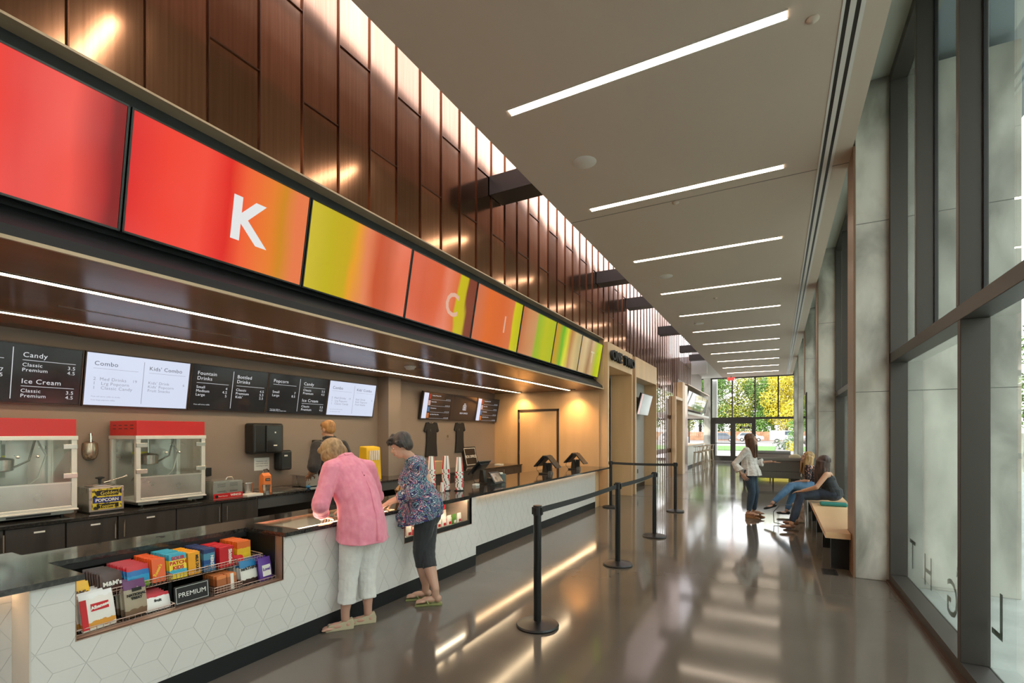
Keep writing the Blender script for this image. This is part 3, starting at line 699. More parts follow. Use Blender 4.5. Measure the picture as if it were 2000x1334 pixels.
# door in the wooden end wall
d = struct(bpy.data.objects.new('door_4', None)); COL.objects.link(d); d.location = (-4.9, YE, 0); ROOTM[d.name] = Matrix.Translation(d.location)
m = MB(); m.box(-5.45, -5.40, YE - .02, YE, 0, 2.16); m.box(-4.44, -4.39, YE - .02, YE, 0, 2.16); m.box(-5.45, -4.39, YE - .02, YE, 2.11, 2.16); m.build('door_frame', mat('dark_brown_frame', (.035, .022, .015), .5), d)
MB().box(-5.40, -4.44, YE - .008, YE, .01, 2.11).build('door_leaf', M_wood, d)
m = MB()
for z in (.6, 1.1, 1.85): m.box(-5.415, -5.395, YE - .026, YE - .008, z, z + .09)
m.build('hinge', M_steel, d)
# ================================================================ things on and behind the counter
M_red = mat('enamel_red', srgb(200, 34, 38), .3); M_alu2 = mat('mill_aluminium', (.62, .60, .56), .3, .7)
def rect_panel(m, x, y0, y1, z0, z1, t=.004): m.box(x - t, x, y0, y1, z0, z1)
pm = thing('popcorn_machine', 'red topped glass popcorn machine standing whole on the back counter', 'popcorn machine', (-5.79, 2.79, ZT), group='red topped popcorn machines')
x0, x1, y0, y1 = -6.07, -5.53, 2.46, 3.12
m = MB(); m.box(x0, x1 - .004, y0 + .004, y1 - .004, 1.575, 1.725); cn = m.build('canopy', M_red, pm, bevel=.004)
m = MB()
for zz in (1.64, 1.675):
    for i in range(4): m.box(x0 + .07 + i * .115, x0 + .13 + i * .115, y0 + .002, y0 + .006, zz, zz + .008)
m.build('vent_slots', M_black, cn)
m = MB()
for (a, b) in ((x0, y0), (x0, y1 - .04), (x1 - .04, y0), (x1 - .04, y1 - .04)): m.box(a, a + .04, b, b + .04, .925, 1.54)
m.box(x0 - .004, x1 + .006, y0 - .006, y1 + .006, 1.54, 1.575); m.box(x0 - .004, x1 + .012, y0 - .006, y1 + .006, .915, .93); m.box(x1 - .03, x1 + .004, y0 + .04, y1 - .04, .93, .955); m.build('frame', M_alum, pm, bevel=.002, seg=1)
m = MB(); m.box(x0 + .02, x1 - .02, y0 + .03, y1 - .03, .885, .915); m.box(x1 - .05, x1 - .01, y0 + .02, y1 - .02, .89, .912); m.build('base', mat('grey_base', (.32, .32, .31), .4, .4), pm)
MB().box(x1 - .01, x1 - .004, y0 + .2, y0 + .48, .892, .908).build('drip_slot', M_black, pm)
m = MB()
for a in (x0 + .06, x1 - .08):
    for b in (y0 + .08, y1 - .08): m.cyl((a, b, ZT), .015, .022, 10)
m.build('foot', M_black, pm)
MB().box(x0 + .002, x0 + .006, y0 + .04, y1 - .04, .93, 1.54).build('back_panel', M_steelb, pm)
MB().box(x1 - .016, x1 - .010, y0 + .04, y1 - .04, .955, 1.155).build('kick_panel', M_steelb, pm)
m = MB(); m.box(x1 - .018, x1 + .002, y0 + .04, y1 - .04, 1.155, 1.168); m.build('rail', M_alu2, pm)
for a, b in ((y0 + .04, (y0 + y1) / 2 - .002), ((y0 + y1) / 2 + .002, y1 - .04)):
    dr = MB().box(x1 - .014, x1 - .010, a, b, 1.17, 1.54).build('glass_door', M_glassc, pm)
    yk = a + .06 if a > 2.6 else b - .06
    MB().ell((x1 + .004, yk, 1.40), (.013, .013, .013), 12, 8).build('knob', M_chrome, dr, smooth=True)
MB().box(x0 + .04, x1 - .04, y0 + .012, y0 + .016, .93, 1.54).build('side_glass', M_glassc, pm)
MB().box(x0 + .04, x1 - .04, y1 - .016, y1 - .012, .93, 1.54).build('side_glass', M_glassc, pm)
for yy, zz in ((y0 - .002, 1.46), (y0 - .002, 1.2), (y1 - .098, 1.46), (y1 - .098, 1.2)):
    MB().box(x1 - .008, x1 + .006, yy, yy + .10, zz, zz + .042).build('hinge_plate', M_steel, pm, bevel=.002, seg=1)
m = MB(); m.lathe([(.06, 0), (.085, .01), (.09, .10), (.08, .11), (.01, .125)], (-5.82, y0 + .24, 1.27), 24); m.tube([(-5.82, y0 + .24, 1.39), (-5.82, y0 + .24, 1.54)], .012); m.tube([(-5.76, y0 + .30, 1.30), (-5.74, y0 + .40, 1.36), (-5.74, y0 + .44, 1.54)], .018, flat=.5); m.build('kettle', M_steel, pm, smooth=True)
m = MB(); m.tube([(-5.9, y0 + .50, 1.54), (-5.88, y0 + .56, 1.4), (-5.86, y0 + .5, 1.2), (-5.83, y0 + .38, 1.1)], .008); m.build('cable', mat('white_cable', (.6, .58, .54), .4), pm, smooth=True)
lb = MB().box(x0 + .006, x0 + .008, y0 + .2, y0 + .34, 1.2, 1.50).build('warning_label', mat('label_grey', (.40, .42, .40), .5), pm)
m = MB(); m.box(x0 + .008, x0 + .009, y0 + .2, y0 + .34, 1.375, 1.40)
for q in (.235, .305): m.obox(Matrix.Translation((x0 + .0085, y0 + q, 1.46)) @ Matrix.Rotation(R(45), 4, 'X'), .001, .025, .025)
m.build('yellow_marks', mat('label_yellow', (.7, .65, .05), .5), lb)
pm2 = dup(pm, (-5.79, 2.79 - 1.12, ZT), label='red topped popcorn machine cut by the left edge of the photo')
# topping dispenser
t = thing('topping_warmer', 'steel popcorn topping warmer with yellow and blue label and a pump lid', 'warmer', (-5.62, 2.22, ZT))
m = MB(); m.box(-5.78, -5.50, 2.075, 2.345, ZT + .012, 1.10); m.build('body', M_steelb, t, bevel=.004)
m = MB(); m.box(-5.77, -5.51, 2.085, 2.335, ZT, ZT + .012); m.build('foot', M_black, t)
lb = MB().box(-5.50, -5.498, 2.095, 2.325, .895, 1.085).build('label', noise_col(mat('popcorn_print', (.3, .25, .03), .4), (.02, .018, .01), (.72, .56, .04), 26, 3, lo=.42, hi=.52), t)
MB().box(-5.498, -5.4968, 2.10, 2.32, .955, 1.005).build('blue_band', mat('print_blue', srgb(30, 45, 130), .4), lb)
F = frame((-5.496, 2.21, .967), (0, 1, 0), (0, 0, 1)); MB().box(-5.498, -5.4972, 2.13, 2.30, 1.02, 1.07).build('dark_band', M_black, lb); MB().box(-5.498, -5.4972, 2.13, 2.30, .905, .945).build('dark_band', M_black, lb)
text_mesh('lettering', 'POPCORN', .038, F, mat('print_white', (.85, .85, .82), .4), lb, align='CENTER', bold=.0012, depth=.001)
text_mesh('lettering', 'Golden', .045, frame((-5.4965, 2.225, 1.03), (0, 1, .05), (0, 0, 1)), mat('print_gold', (.8, .65, .06), .4), lb, align='CENTER', depth=.001)
text_mesh('lettering', 'Topping', .038, frame((-5.4965, 2.21, .912), (0, 1, .05), (0, 0, 1)), MATS['print_gold'], lb, align='CENTER', depth=.001)
m = MB(); m.lathe([(.11, 0), (.115, .008), (.10, .018), (.02, .026)], (-5.64, 2.21, 1.10), 24); m.build('lid', M_steel, t, smooth=True)
m = MB(); m.lathe([(.012, 0), (.012, .04), (.035, .05), (.035, .06), (.01, .066)], (-5.64, 2.21, 1.122), 16); m.build('pump_knob', M_black, t, smooth=True)
m = MB(); m.tube([(-5.64, 2.24, 1.13), (-5.62, 2.36, 1.165), (-5.62, 2.41, 1.18)], .006); m.ell((-5.62, 2.415, 1.182), (.012,) * 3, 8, 6); m.build('ladle_handle', M_steel, t, smooth=True)
# food warmer
t = thing('food_warmer', 'small steel food warmer with louvres and red maker strip, right of the whole popcorn machine', 'warmer', (-5.6, 3.34, ZT))
m = MB(); m.use(M_steelb); m.box(-5.80, -5.46, 3.165, 3.50, ZT, 1.055); m.use(M_dark)
for yy in (3.21, 3.35):
    for zz in (1.0, 1.015, 1.03, .94, .95): m.box(-5.461, -5.457, yy, yy + .09, zz, zz + .003)
m.build('body', None, t)
lb = MB().box(-5.462, -5.456, 3.166, 3.50, ZT + .003, ZT + .06).build('label', M_red, t)
F = frame((-5.4555, 3.48, ZT + .022), (0, 1, 0), (0, 0, 1))
text_mesh('lettering', 'WINCO', .034, F, MATS['print_white'], lb, align='RIGHT', bold=.001, depth=.001); text_mesh('lettering', 'Food Warmer', .018, frame((-5.4555, 3.22, ZT + .024), (0, 1, 0), (0, 0, 1)), MATS['print_white'], lb, depth=.001)
MB().cyl((-5.4565, 3.20, ZT + .03), .018, .003, 14, axis='x').build('dial', M_black, lb)
m = MB(); m.box(-5.79, -5.47, 3.175, 3.36, 1.055, 1.068); m.box(-5.78, -5.48, 3.37, 3.49, 1.055, 1.062); m.tube([(-5.62, 3.40, 1.062), (-5.62, 3.42, 1.09), (-5.62, 3.47, 1.09), (-5.62, 3.49, 1.062)], .005); m.build('lid', M_steel, t)
# wall dispensers, notice, outlet, scoop
t = thing('towel_dispenser', 'large black paper towel dispenser on the brown wall', 'dispenser', (-6.0, 4.2, 1.5))
m = MB(); m.box(XB, -5.90, 3.93, 4.37, 1.33, 1.73); m.build('housing', M_black, t, bevel=.03, seg=3)
m = MB(); m.box(-5.90, -5.88, 4.10, 4.33, 1.35, 1.70); m.build('cover', mat('gloss_black', (.02, .02, .022), .18), t, bevel=.006)
m = MB(); m.box(-5.879, -5.877, 4.20, 4.25, 1.43, 1.445); m.box(-5.879, -5.877, 4.215, 4.235, 1.60, 1.62); m.build('label', M_lbl, t)
t = thing('soap_dispenser', 'smaller black soap dispenser below and right of the towel dispenser', 'dispenser', (-6.03, 4.45, 1.25))
MB().box(XB, -5.96, 4.35, 4.55, 1.09, 1.365).build('housing', M_black, t, bevel=.03, seg=3)
MB().box(-5.962, -5.958, 4.42, 4.47, 1.28, 1.30).build('label', M_lbl, t)
t = thing('wall_notice', 'white paper notice taped to the wall under the towel dispenser', 'notice', (XB, 4.2, 1.18))
MB().box(XB, XB + .002, 4.07, 4.29, 1.10, 1.27).build('sheet', M_lbl, t)
for i, s_ in enumerate(('Employees must', 'wash hands before', 'returning to work')):
    text_mesh('lettering', s_, .024, frame((XB + .0025, 4.18, 1.215 - i * .03), (0, 1, 0), (0, 0, 1)), M_black, t, align='CENTER', depth=.0005)
tag(MB().box(XB, XB + .03, 3.40, 3.50, 1.08, 1.18).build('wall_outlet', M_black, bevel=.004), 'small black power outlet box on the wall behind the food warmer', 'outlet')
t = thing('popcorn_scoop', 'steel popcorn scoop hanging on the wall between the two popcorn machines', 'scoop', (-6.06, 2.3, 1.45))
m = MB(); m.tube([(-6.06, 2.30, 1.60), (-6.06, 2.302, 1.51)], .012); m.build('handle', M_chrome, t, smooth=True)
m = MB()
pr = [(.030, .0), (.062, -.02), (.068, -.08), (.066, -.13), (.052, -.17), (.03, -.19)]
vs = []; n = 12
for r_, z in pr:
    for i in range(n + 1):
        a = math.pi * i / n; vs.append((-6.09 + .05 * math.sin(a) * (r_ / .066), 2.305 + r_ * math.cos(a), 1.52 + z))
m.add(vs, [(k * (n + 1) + i, k * (n + 1) + i + 1, (k + 1) * (n + 1) + i + 1, (k + 1) * (n + 1) + i) for k in range(len(pr) - 1) for i in range(n)])
o = m.build('bowl', mat('warm_steel', (.62, .48, .38), .25, .9), t, smooth=True); o.modifiers.new('thick', 'SOLIDIFY').thickness = .002
m = MB(); m.cyl((XB, 2.30, 1.585), .005, .045, 8, axis='x'); m.build('hook', M_steel, t)
# sink zone
t = thing('steel_inset_pan', 'round steel pan right of the food warmer', 'pan', (-5.62, 3.66, ZT))
m = MB(); m.lathe([(.062, 0), (.066, .13), (.075, .135), (.074, .142), (.06, .142)], (-5.62, 3.66, ZT), 24); m.build('pan_body', M_steel, t, smooth=True)
tag(MB().box(-5.56, -5.40, 3.52, 3.72, ZT, ZT + .018).build('paper_stack', M_lbl), 'low stack of white paper beside the red strip of the food warmer', 'paper')
t = thing('orange_bag', 'upright orange paper bag with a black label beside the tap', 'bag', (-5.55, 3.86, ZT))
m = MB(); m.prism([(-5.60, ZT), (-5.50, ZT), (-5.505, ZT + .21), (-5.55, ZT + .245), (-5.595, ZT + .21)], 'y', 3.80, 3.90); m.build('bag_body', mat('orange_paper', srgb(225, 130, 70), .55), t)
lb = MB().box(-5.506, -5.498, 3.82, 3.88, ZT + .15, ZT + .18).build('label', M_black, t); text_mesh('lettering', 'SUGAR', .016, frame((-5.4975, 3.85, ZT + .159), (0, 1, 0), (0, 0, 1)), MATS['print_white'], lb, align='CENTER', depth=.0005)
tag(MB().lathe([(.036, 0), (.047, .11), (.049, .112)], (-5.44, 3.79, ZT), 20).build('steel_cup', M_steel, smooth=True), 'small steel cup in front of the orange bag', 'cup')
t = thing('sink', 'steel sink let into the dark back counter', 'sink', (-5.65, 4.1, ZT))
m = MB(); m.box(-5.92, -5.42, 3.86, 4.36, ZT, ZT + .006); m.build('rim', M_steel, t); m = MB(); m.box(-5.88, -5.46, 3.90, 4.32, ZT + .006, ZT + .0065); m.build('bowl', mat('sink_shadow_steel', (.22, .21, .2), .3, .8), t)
t = thing('tap', 'curved chrome tap behind the sink', 'tap', (-5.97, 4.1, ZT))
m = MB(); m.tube([(-5.97, 4.10, ZT), (-5.97, 4.10, ZT + .2), (-5.94, 4.10, ZT + .25), (-5.88, 4.10, ZT + .26), (-5.84, 4.10, ZT + .23), (-5.84, 4.10, ZT + .19)], .011); m.build('spout', M_chrome, t, smooth=True)
m = MB(); m.cyl((-5.97, 4.10, ZT), .028, .035, 16); m.tube([(-5.97, 4.14, ZT + .03), (-5.97, 4.19, ZT + .05)], .006); m.build('lever', M_chrome, t)
t = thing('steel_tray', 'deep rectangular steel tray on the back counter, left of the worker', 'tray', (-5.75, 4.75, ZT))
m = MB()
for a, b, c, d in ((-5.90, -5.62, 4.50, 4.51), (-5.90, -5.62, 4.92, 4.93), (-5.90, -5.89, 4.51, 4.92), (-5.63, -5.62, 4.51, 4.92)): m.box(a, b, c, d, ZT, ZT + .16)
m.box(-5.9, -5.62, 4.5, 4.93, ZT, ZT + .008); m.build('tray_body', M_steelb, t); MB().box(-5.92, -5.60, 4.48, 4.95, ZT + .155, ZT + .163).build('rim', M_steel, t)
tag(MB().ell((-5.50, 4.44, ZT + .02), (.032, .032, .02), 14, 8).build('sponge', mat('blue_plastic', srgb(50, 130, 190), .4), smooth=True), 'small blue lump beside the sink', 'sponge')
tag(MB().box(-5.52, -5.38, 4.7, 4.95, ZT, ZT + .006).build('paper_napkins', mat('napkin', (.6, .5, .38), .8)), 'flat tan napkins at the edge of the back counter near the worker', 'napkins')
t = thing('dark_tall_dispenser', 'tall narrow dark dispenser against the wall behind the worker', 'dispenser', (-6.0, 5.05, ZT))
MB().box(XB + .002, -5.98, 4.98, 5.14, ZT, 1.50).build('housing', M_dark, t, bevel=.01)
cupk = mat('kraft_cup', (.62, .46, .28), .6)
k0 = None
for i in range(9):
    z = ZT + i * .018
    if k0 is None: k0 = tag(MB().lathe([(.044, 0), (.036, .09), (.034, .09)], (0, 0, 0), 18).build('paper_cup', cupk, smooth=True), 'tan paper cup in the inverted stack beside the worker', 'cup', 'tan cups stacked beside the worker'); k0.location = (-5.6, 5.02, z)
    else: c = k0.copy(); COL.objects.link(c); c.location = (-5.6, 5.02, z)
# yellow sack, wire crate, carton beyond the customers
t = thing('yellow_popcorn_sack', 'yellow sack with red and white print standing behind the pink shirted woman', 'bag', (-5.6, 5.75, ZT))
m = MB(); m.prism([(-5.72, ZT), (-5.50, ZT), (-5.53, 1.38), (-5.68, 1.40)], 'y', 5.52, 5.82); m.build('sack_body', mat('yellow_sack', srgb(235, 190, 40), .45), t, bevel=.015)
m = MB()
for i in range(5): m.box(-5.518, -5.505, 5.56 + i * .045, 5.585 + i * .045, 1.18, 1.33)
m.build('stripes', mat('sack_print', (.8, .72, .7), .4), t)
def wire_basket(name, label, cat, x0, x1, y0, y1, z0, z1, pitch=.025, parent=None, mt=None, r=.0016, group=None, frontlow=None):
    m = MB(); mt = mt or M_wire
    fl = frontlow if frontlow else z1
    def bar(a, b, rr=r): m.tube([a, b], rr, 4)
    n = max(2, round((y1 - y0) / pitch)); k = max(2, round((x1 - x0) / pitch)); h = max(1, round((z1 - z0) / pitch))
    for i in range(n + 1):
        y = y0 + (y1 - y0) * i / n; bar((x1, y, z0), (x1, y, fl)); bar((x0, y, z0), (x0, y, z1)); bar((x0, y, z0), (x1, y, z0))
    for i in range(1, k):
        x = x0 + (x1 - x0) * i / k; zt = z1 + (fl - z1) * i / k
        for y in (y0, y1): bar((x, y, z0), (x, y, zt))
    for i in range(h + 1):
        z = z0 + (z1 - z0) * i / h; rr = r * (1.7 if i == h else 1)
        if z <= fl + 1e-6: bar((x1, y0, z), (x1, y1, z), rr)
        bar((x0, y0, z), (x0, y1, z), rr)
        for y in (y0, y1):
            if z <= fl + 1e-6 or i < h: bar((x0, y, z), (x1, y, min(z, fl) if i < h else fl), rr)
            else: bar((x0, y, z), (x1, y, fl), rr)
    if fl < z1: bar((x1, y0, fl), (x1, y1, fl), r * 1.7)
    o = m.build(name, mt, parent)
    if parent is None: tag(o, label, cat, group)
    return o
wire_basket('wire_crate', 'square wire crate of brown goods behind the two customers', 'crate', -5.75, -5.45, 6.70, 7.05, ZT, 1.10, .045, r=.003, mt=mat('dark_wire', (.35, .27, .2), .4, .7))
m = MB()
tag(MB().box(-5.73, -5.47, 6.72, 7.03, ZT + .003, 1.06).build('snack_carton', mat('kraft_card', (.34, .20, .10), .7)), 'brown carton of snacks inside the wire crate', 'carton')
tag(MB().box(-5.70, -5.45, 7.12, 7.5, ZT, 1.08).build('cardboard_box', mat('tan_card', (.50, .34, .19), .7), bevel=.002), 'plain tan cardboard box right of the wire crate', 'box')
# snack basket with a little blackboard, on the counter between the two women
t = thing('snack_basket', 'woven basket of wrapped snacks with a small blackboard, between the two women', 'basket', (-3.62, 4.22, ZT))
m = MB(); m.lathe([(.10, 0), (.13, .10), (.136, .11), (.126, .11), (.09, .02)], (-3.62, 4.22, ZT), 22); m.build('basket_body', noise_col(mat('wicker', (.3, .15, .06), .7), (.07, .03, .015), (.42, .22, .08), 60, 2, lo=.42, hi=.58), t, smooth=True)
m = MB()
for i in range(13):
    a = i * 2.4; r_ = .09 * math.sqrt((i + .5) / 13); M = Matrix.Translation((-3.62 + r_ * math.cos(a), 4.22 + r_ * math.sin(a), ZT + .12 + random.random() * .02)) @ Euler((random.random() * 3, random.random() * 3, a)).to_matrix().to_4x4()
    m.obox(M, .06, .045, .016)
o = m.build('wrapped_snacks', mat('tan_wrapper', (.55, .35, .18), .35), t); o['kind'] = 'stuff'
m = MB(); m.box(-3.535, -3.53, 4.16, 4.27, ZT + .11, ZT + .2); m.build('blackboard', M_blackmat, t)
m = MB(); m.tube([(-3.62, 4.09, ZT + .1), (-3.62, 4.13, ZT + .2), (-3.62, 4.22, ZT + .25), (-3.62, 4.31, ZT + .2), (-3.62, 4.35, ZT + .1)], .006, 6); m.build('handle', MATS['wicker'], t)
# shirts
def shirt(y0, y1, z0, z1, label):
    t = thing('hanging_shirt', label, 'shirt', (XB + .02, (y0 + y1) / 2, z1), group='black staff shirts on the wall')
    w = y1 - y0; h = z1 - z0
    P_ = [(.30, 1), (.38, .965), (.62, .965), (.70, 1), (.88, .985), (1.02, .74), (.90, .70), (.84, .80), (.84, .4), (.90, 0), (.08, 0), (.16, .4), (.16, .80), (.10, .70), (-.02, .74), (.12, .985)]
    m = MB(); m.prism([(y0 + a * w, z0 + b * h) for a, b in P_], 'x', XB + .004, XB + .035); m.build('garment', mat('black_knit', (.018, .016, .016), .85), t, bevel=.008)
    F = frame((XB + .036, y0 + w * .36, z0 + h * .74), (0, 1, 0), (0, 0, 1))
    text_mesh('chest_emblem', 'C', .05, F, mat('grey_print', (.12, .12, .12), .6), t, depth=.001)
    m = MB(); m.cyl((XB + .002, (y0 + y1) / 2, z1 - .01), .008, .035, 8, axis='x'); m.build('peg', M_steel, t)
shirt(7.60, 8.06, 1.13, 1.82, 'larger black shirt pinned to the wall, nearer the pier')
shirt(8.62, 9.02, 1.18, 1.83, 'smaller black shirt pinned to the wall, nearer the wooden end wall')
t = thing('wall_emblem', 'small round metal emblem on the wall between the two black shirts', 'emblem', (XB, 8.4, 1.5))
m = MB(); m.lathe([(.03, 0), (.032, .004), (.02, .004), (.02, 0)], (0, 0, 0), 20); 
m.v = [(XB + p[2], 8.40 + p[0], 1.53 + p[1]) for p in m.v]; m.build('ring', M_steel, t); MB().box(XB, XB + .002, 8.34, 8.46, 1.47, 1.475).build('underline', M_steel, t)
# framed BOX OFFICE sign leaning on the wall
t = thing('framed_sign', 'black framed BOX OFFICE sign leaning on the back counter against the wall', 'sign', (-6.0, 9.15, ZT))
lu = Vector((-.10, 0, .43)).normalized(); F = frame((-5.97, 8.92, ZT), (0, 1, 0), lu)
MB().obox(F @ Matrix.Translation((.25, .22, -.01)), .50, .44, .02).build('board', M_black, t)
m = MB()
for a, b, c, d in ((.03, .47, .03, .042), (.03, .47, .40, .412), (.03, .042, .03, .41), (.458, .47, .03, .41)): m.obox(F @ Matrix.Translation(((a + b) / 2, (c + d) / 2, .001)), b - a, d - c, .002)
m.build('border', M_lbl, t); text_mesh('lettering', 'BOX OFFICE', .085, F @ Matrix.Translation((.25, .19, .001)), M_lbl, t, align='CENTER', depth=.001, bold=.001, sx=.92)
tag(MB().box(-5.75, -5.6, 9.75, 9.92, ZT, ZT + .02).build('paper_pad', M_lbl), 'small white pad on the back counter beside the framed sign', 'pad')
# cup stacks, mouths down
def cupmat(nm, c2):
    m = mat(nm, (.8, .8, .78), .35); N, L, b = nodes(m)
    t_ = N.new('ShaderNodeTexCoord'); g = N.new('ShaderNodeTexGradient'); g.gradient_type = 'RADIAL'; r = N.new('ShaderNodeValToRGB'); r.color_ramp.interpolation = 'CONSTANT'
    L.new(t_.outputs['Object'], g.inputs[0]); L.new(g.outputs[0], r.inputs[0]); e = r.color_ramp.elements
    cs = [(0, (.8, .8, .78)), (.10, c2), (.2, (.8, .8, .78)), (.32, (.42, .42, .43)), (.45, (.8, .8, .78)), (.55, (.02, .02, .02)), (.58, (.8, .8, .78)), (.7, c2), (.82, (.8, .8, .78)), (.92, (.03, .03, .03)), (.95, (.8, .8, .78))]
    for i, (p, c) in enumerate(cs):
        q = e[i] if i < 2 else e.new(p); q.position = p; q.color = (*c, 1)
    L.new(r.outputs[0], b.inputs['Base Color']); return m
CM = cupmat('printed_cup', srgb(200, 30, 40))
def stack(x, y, n, lab, z0=ZT + .012, first=None, s=1.0):
    for i in range(n):
        if first is None:
            first = MB().lathe([(.052, 0), (.054, .004), (.052, .008), (.036, .165), (.034, .168), (.03, .166)], (0, 0, 0), 24).build('paper_cup', CM, smooth=True); o = first
        else: o = first.copy(); COL.objects.link(o)
        o.location = (x, y, z0 + i * .0165 * s); o.rotation_euler = (0, 0, random.uniform(-.5, .5) + 2.4); o.scale = (s, s, s)
        tag(o, lab, 'cup', 'printed cups stacked on the counter')
    return first
cf = stack(-3.83, 4.93, 17, 'printed paper cup in the left inverted stack, right behind the patterned blouse')
stack(-3.73, 5.10, 17, 'printed paper cup in the middle inverted stack on the counter', first=cf)
stack(-3.58, 5.18, 16, 'printed paper cup in the right inverted stack, nearest the box office register', first=cf)
stack(-3.66, 4.93, 3, 'small printed cup in the short stack before the tall ones', first=cf, s=.6, z0=ZT + .002)
for i, (x, y) in enumerate(((-3.83, 4.93), (-3.73, 5.10), (-3.58, 5.18))):
    tag(MB().lathe([(.062, 0), (.064, .012), (.05, .012)], (x, y, ZT), 24).build('cup_ring', M_black, smooth=True), 'black ring under the %s cup stack' % ('left', 'middle', 'right')[i], 'ring', 'rings under the cup stacks')
# registers
def pos(x, y, label, rz=0, tablet=False, near=False):
    t = thing('cash_register', label, 'register', (x, y, ZT), group=None if near else 'paired registers at the far end of the counter')
    m = MB(); m.box(x - .10, x + .08, y - .12, y + .12, ZT, ZT + .025); m.prism([(x - .07, ZT + .02), (x + .03, ZT + .02), (x + .0, ZT + .2), (x - .05, ZT + .2)], 'y', y - .04, y + .04); m.build('base', M_dark, t, bevel=.004)
    A = Matrix.Translation((x - .08, y, ZT + .235)) @ Matrix.Rotation(R(-47), 4, 'Y')
    m = MB(); m.obox(A, .27, .34, .022); m.obox(A @ Matrix.Translation((0, 0, -.02)), .2, .24, .03); mo = m.build('staff_monitor', mat('register_black', (.018, .018, .02), .3), t, bevel=.004)
    MB().obox(A @ Matrix.Translation((0, 0, .012)), .245, .315, .001).build('glass', mat('dark_screen', (.01, .01, .012), .06), mo)
    m = MB(); m.tube([(x - .15, y - .05, ZT + .17), (x - .17, y - .06, ZT + .08), (x - .12, y - .04, ZT + .01), (x - .05, y, ZT + .01)], .004, 6); m.build('cable', M_black, t)
    if not near:
        B = Matrix.Translation((x + .13, y + .03, ZT + .22)) @ Matrix.Rotation(R(48), 4, 'Y')
        m = MB(); m.obox(B, .28, .24, .018); m.box(x + .02, x + .09, y + .0, y + .06, ZT, ZT + .2); mo = m.build('customer_monitor', MATS['register_black'], t, bevel=.003)
        MB().obox(B @ Matrix.Translation((0, 0, .0095)), .26, .22, .001).build('glass', mat('wood_reflection_screen', (.10, .07, .05), .08, .2), mo)  # brown base colour stands for the wood reflected in the screen
        MB().box(x + .08, x + .14, y - .12, y - .04, ZT, ZT + .055).build('card_reader', mat('reader_grey', (.10, .10, .10), .35), t)
    return t
pos(-3.74, 6.05, 'black register with its back to the lobby, nearest the cup stacks', near=True)
t = thing('tablet_stand', 'small tablet on a tilted stand facing customers beside the near register', 'tablet', (-3.5, 6.0, ZT))
A = frame((-3.50, 5.99, ZT + .105), (.1, 1, 0), (-.55, 0, .8))
m = MB(); m.obox(A, .24, .19, .014); mo = m.build('tablet_body', MATS['register_black'], t, bevel=.004); MB().obox(A @ Matrix.Translation((0, 0, .0075)), .19, .14, .001).build('display', noise_col(mat('tablet_display', (.2, .14, .1), .1), (.12, .08, .06), (.5, .38, .28), 9, 2), mo)
MB().box(-3.60, -3.54, 5.9, 6.08, ZT, ZT + .10).build('stand', M_black, t)
t = thing('receipt_printer', 'small grey receipt printer right of the tablet', 'printer', (-3.62, 6.32, ZT)); MB().box(-3.68, -3.56, 6.24, 6.38, ZT, ZT + .13).build('housing', mat('printer_grey', (.10, .13, .12), .4), t, bevel=.005); MB().box(-3.66, -3.60, 6.27, 6.35, ZT + .13, ZT + .15).build('paper_roll', M_lbl, t)
tag(MB().box(-3.72, -3.66, 5.70, 5.80, ZT, ZT + .03).build('card_holder', M_lbl, bevel=.004), 'small white card holder left of the near register', 'holder')
pos(-3.66, 8.05, 'first of the two paired registers on the far counter, nearer the camera')
pos(-3.62, 9.35, 'second paired register, beside the wooden post')
# soffit fittings
t = thing('smoke_detector', 'round white smoke detector on the brown concession soffit', 'detector', (-4.64, 5.5, ZS))
m = MB(); m.lathe([(.03, -.05), (.055, -.045), (.07, -.02), (.085, -.012), (.085, 0)], (-4.63, 5.47, ZS), 24); m.build('housing', M_white, t, smooth=True)
for i, (x, a, b) in enumerate(((-4.75, 1.6, 3.1), (-5.75, 4.0, 4.75))):
    t = thing('slot_vent', ['long thin air slot in the soffit between the two light lines', 'short air slot in the soffit near the rear wall'][i], 'vent', (x, a, ZS), group='air slots in the concession soffit')
    MB().box(x - .02, x + .02, a, b, ZS - .002, ZS - .0005).build('frame', M_woodgrey, t); MB().box(x - .008, x + .008, a, b, ZS - .003, ZS - .002).build('slot', M_black, t)

# ================================================================ candy
M_pr = MATS['print_white']
def pkg_mesh(kind, w, h, d):
    m = MB()
    if kind == 'box': m.box(-d / 2, d / 2, -w / 2, w / 2, 0, h)
    else:   # pillow pouch: crimped top and bottom, fuller middle
        prof = [(0, .25), (.06, .8), (.35, 1.0), (.7, .8), (.92, .25), (1.0, .12)]
        vs = []; n = 10
        for u, q in prof:
            for i in range(n):
                a = 2 * math.pi * i / n; cx = math.cos(a); cy = math.sin(a)
                vs.append((d / 2 * q * (abs(cx) ** .8) * (1 if cx > 0 else -1), w / 2 * (abs(cy) ** .45) * (1 if cy > 0 else -1) * (1.0 if q > .5 else .97), u * h))
        m.add(vs, [(k * n + i, k * n + (i + 1) % n, (k + 1) * n + (i + 1) % n, (k + 1) * n + i) for k in range(len(prof) - 1) for i in range(n)] + [list(range(n))[::-1], list(range((len(prof) - 1) * n, len(prof) * n))])
    return m
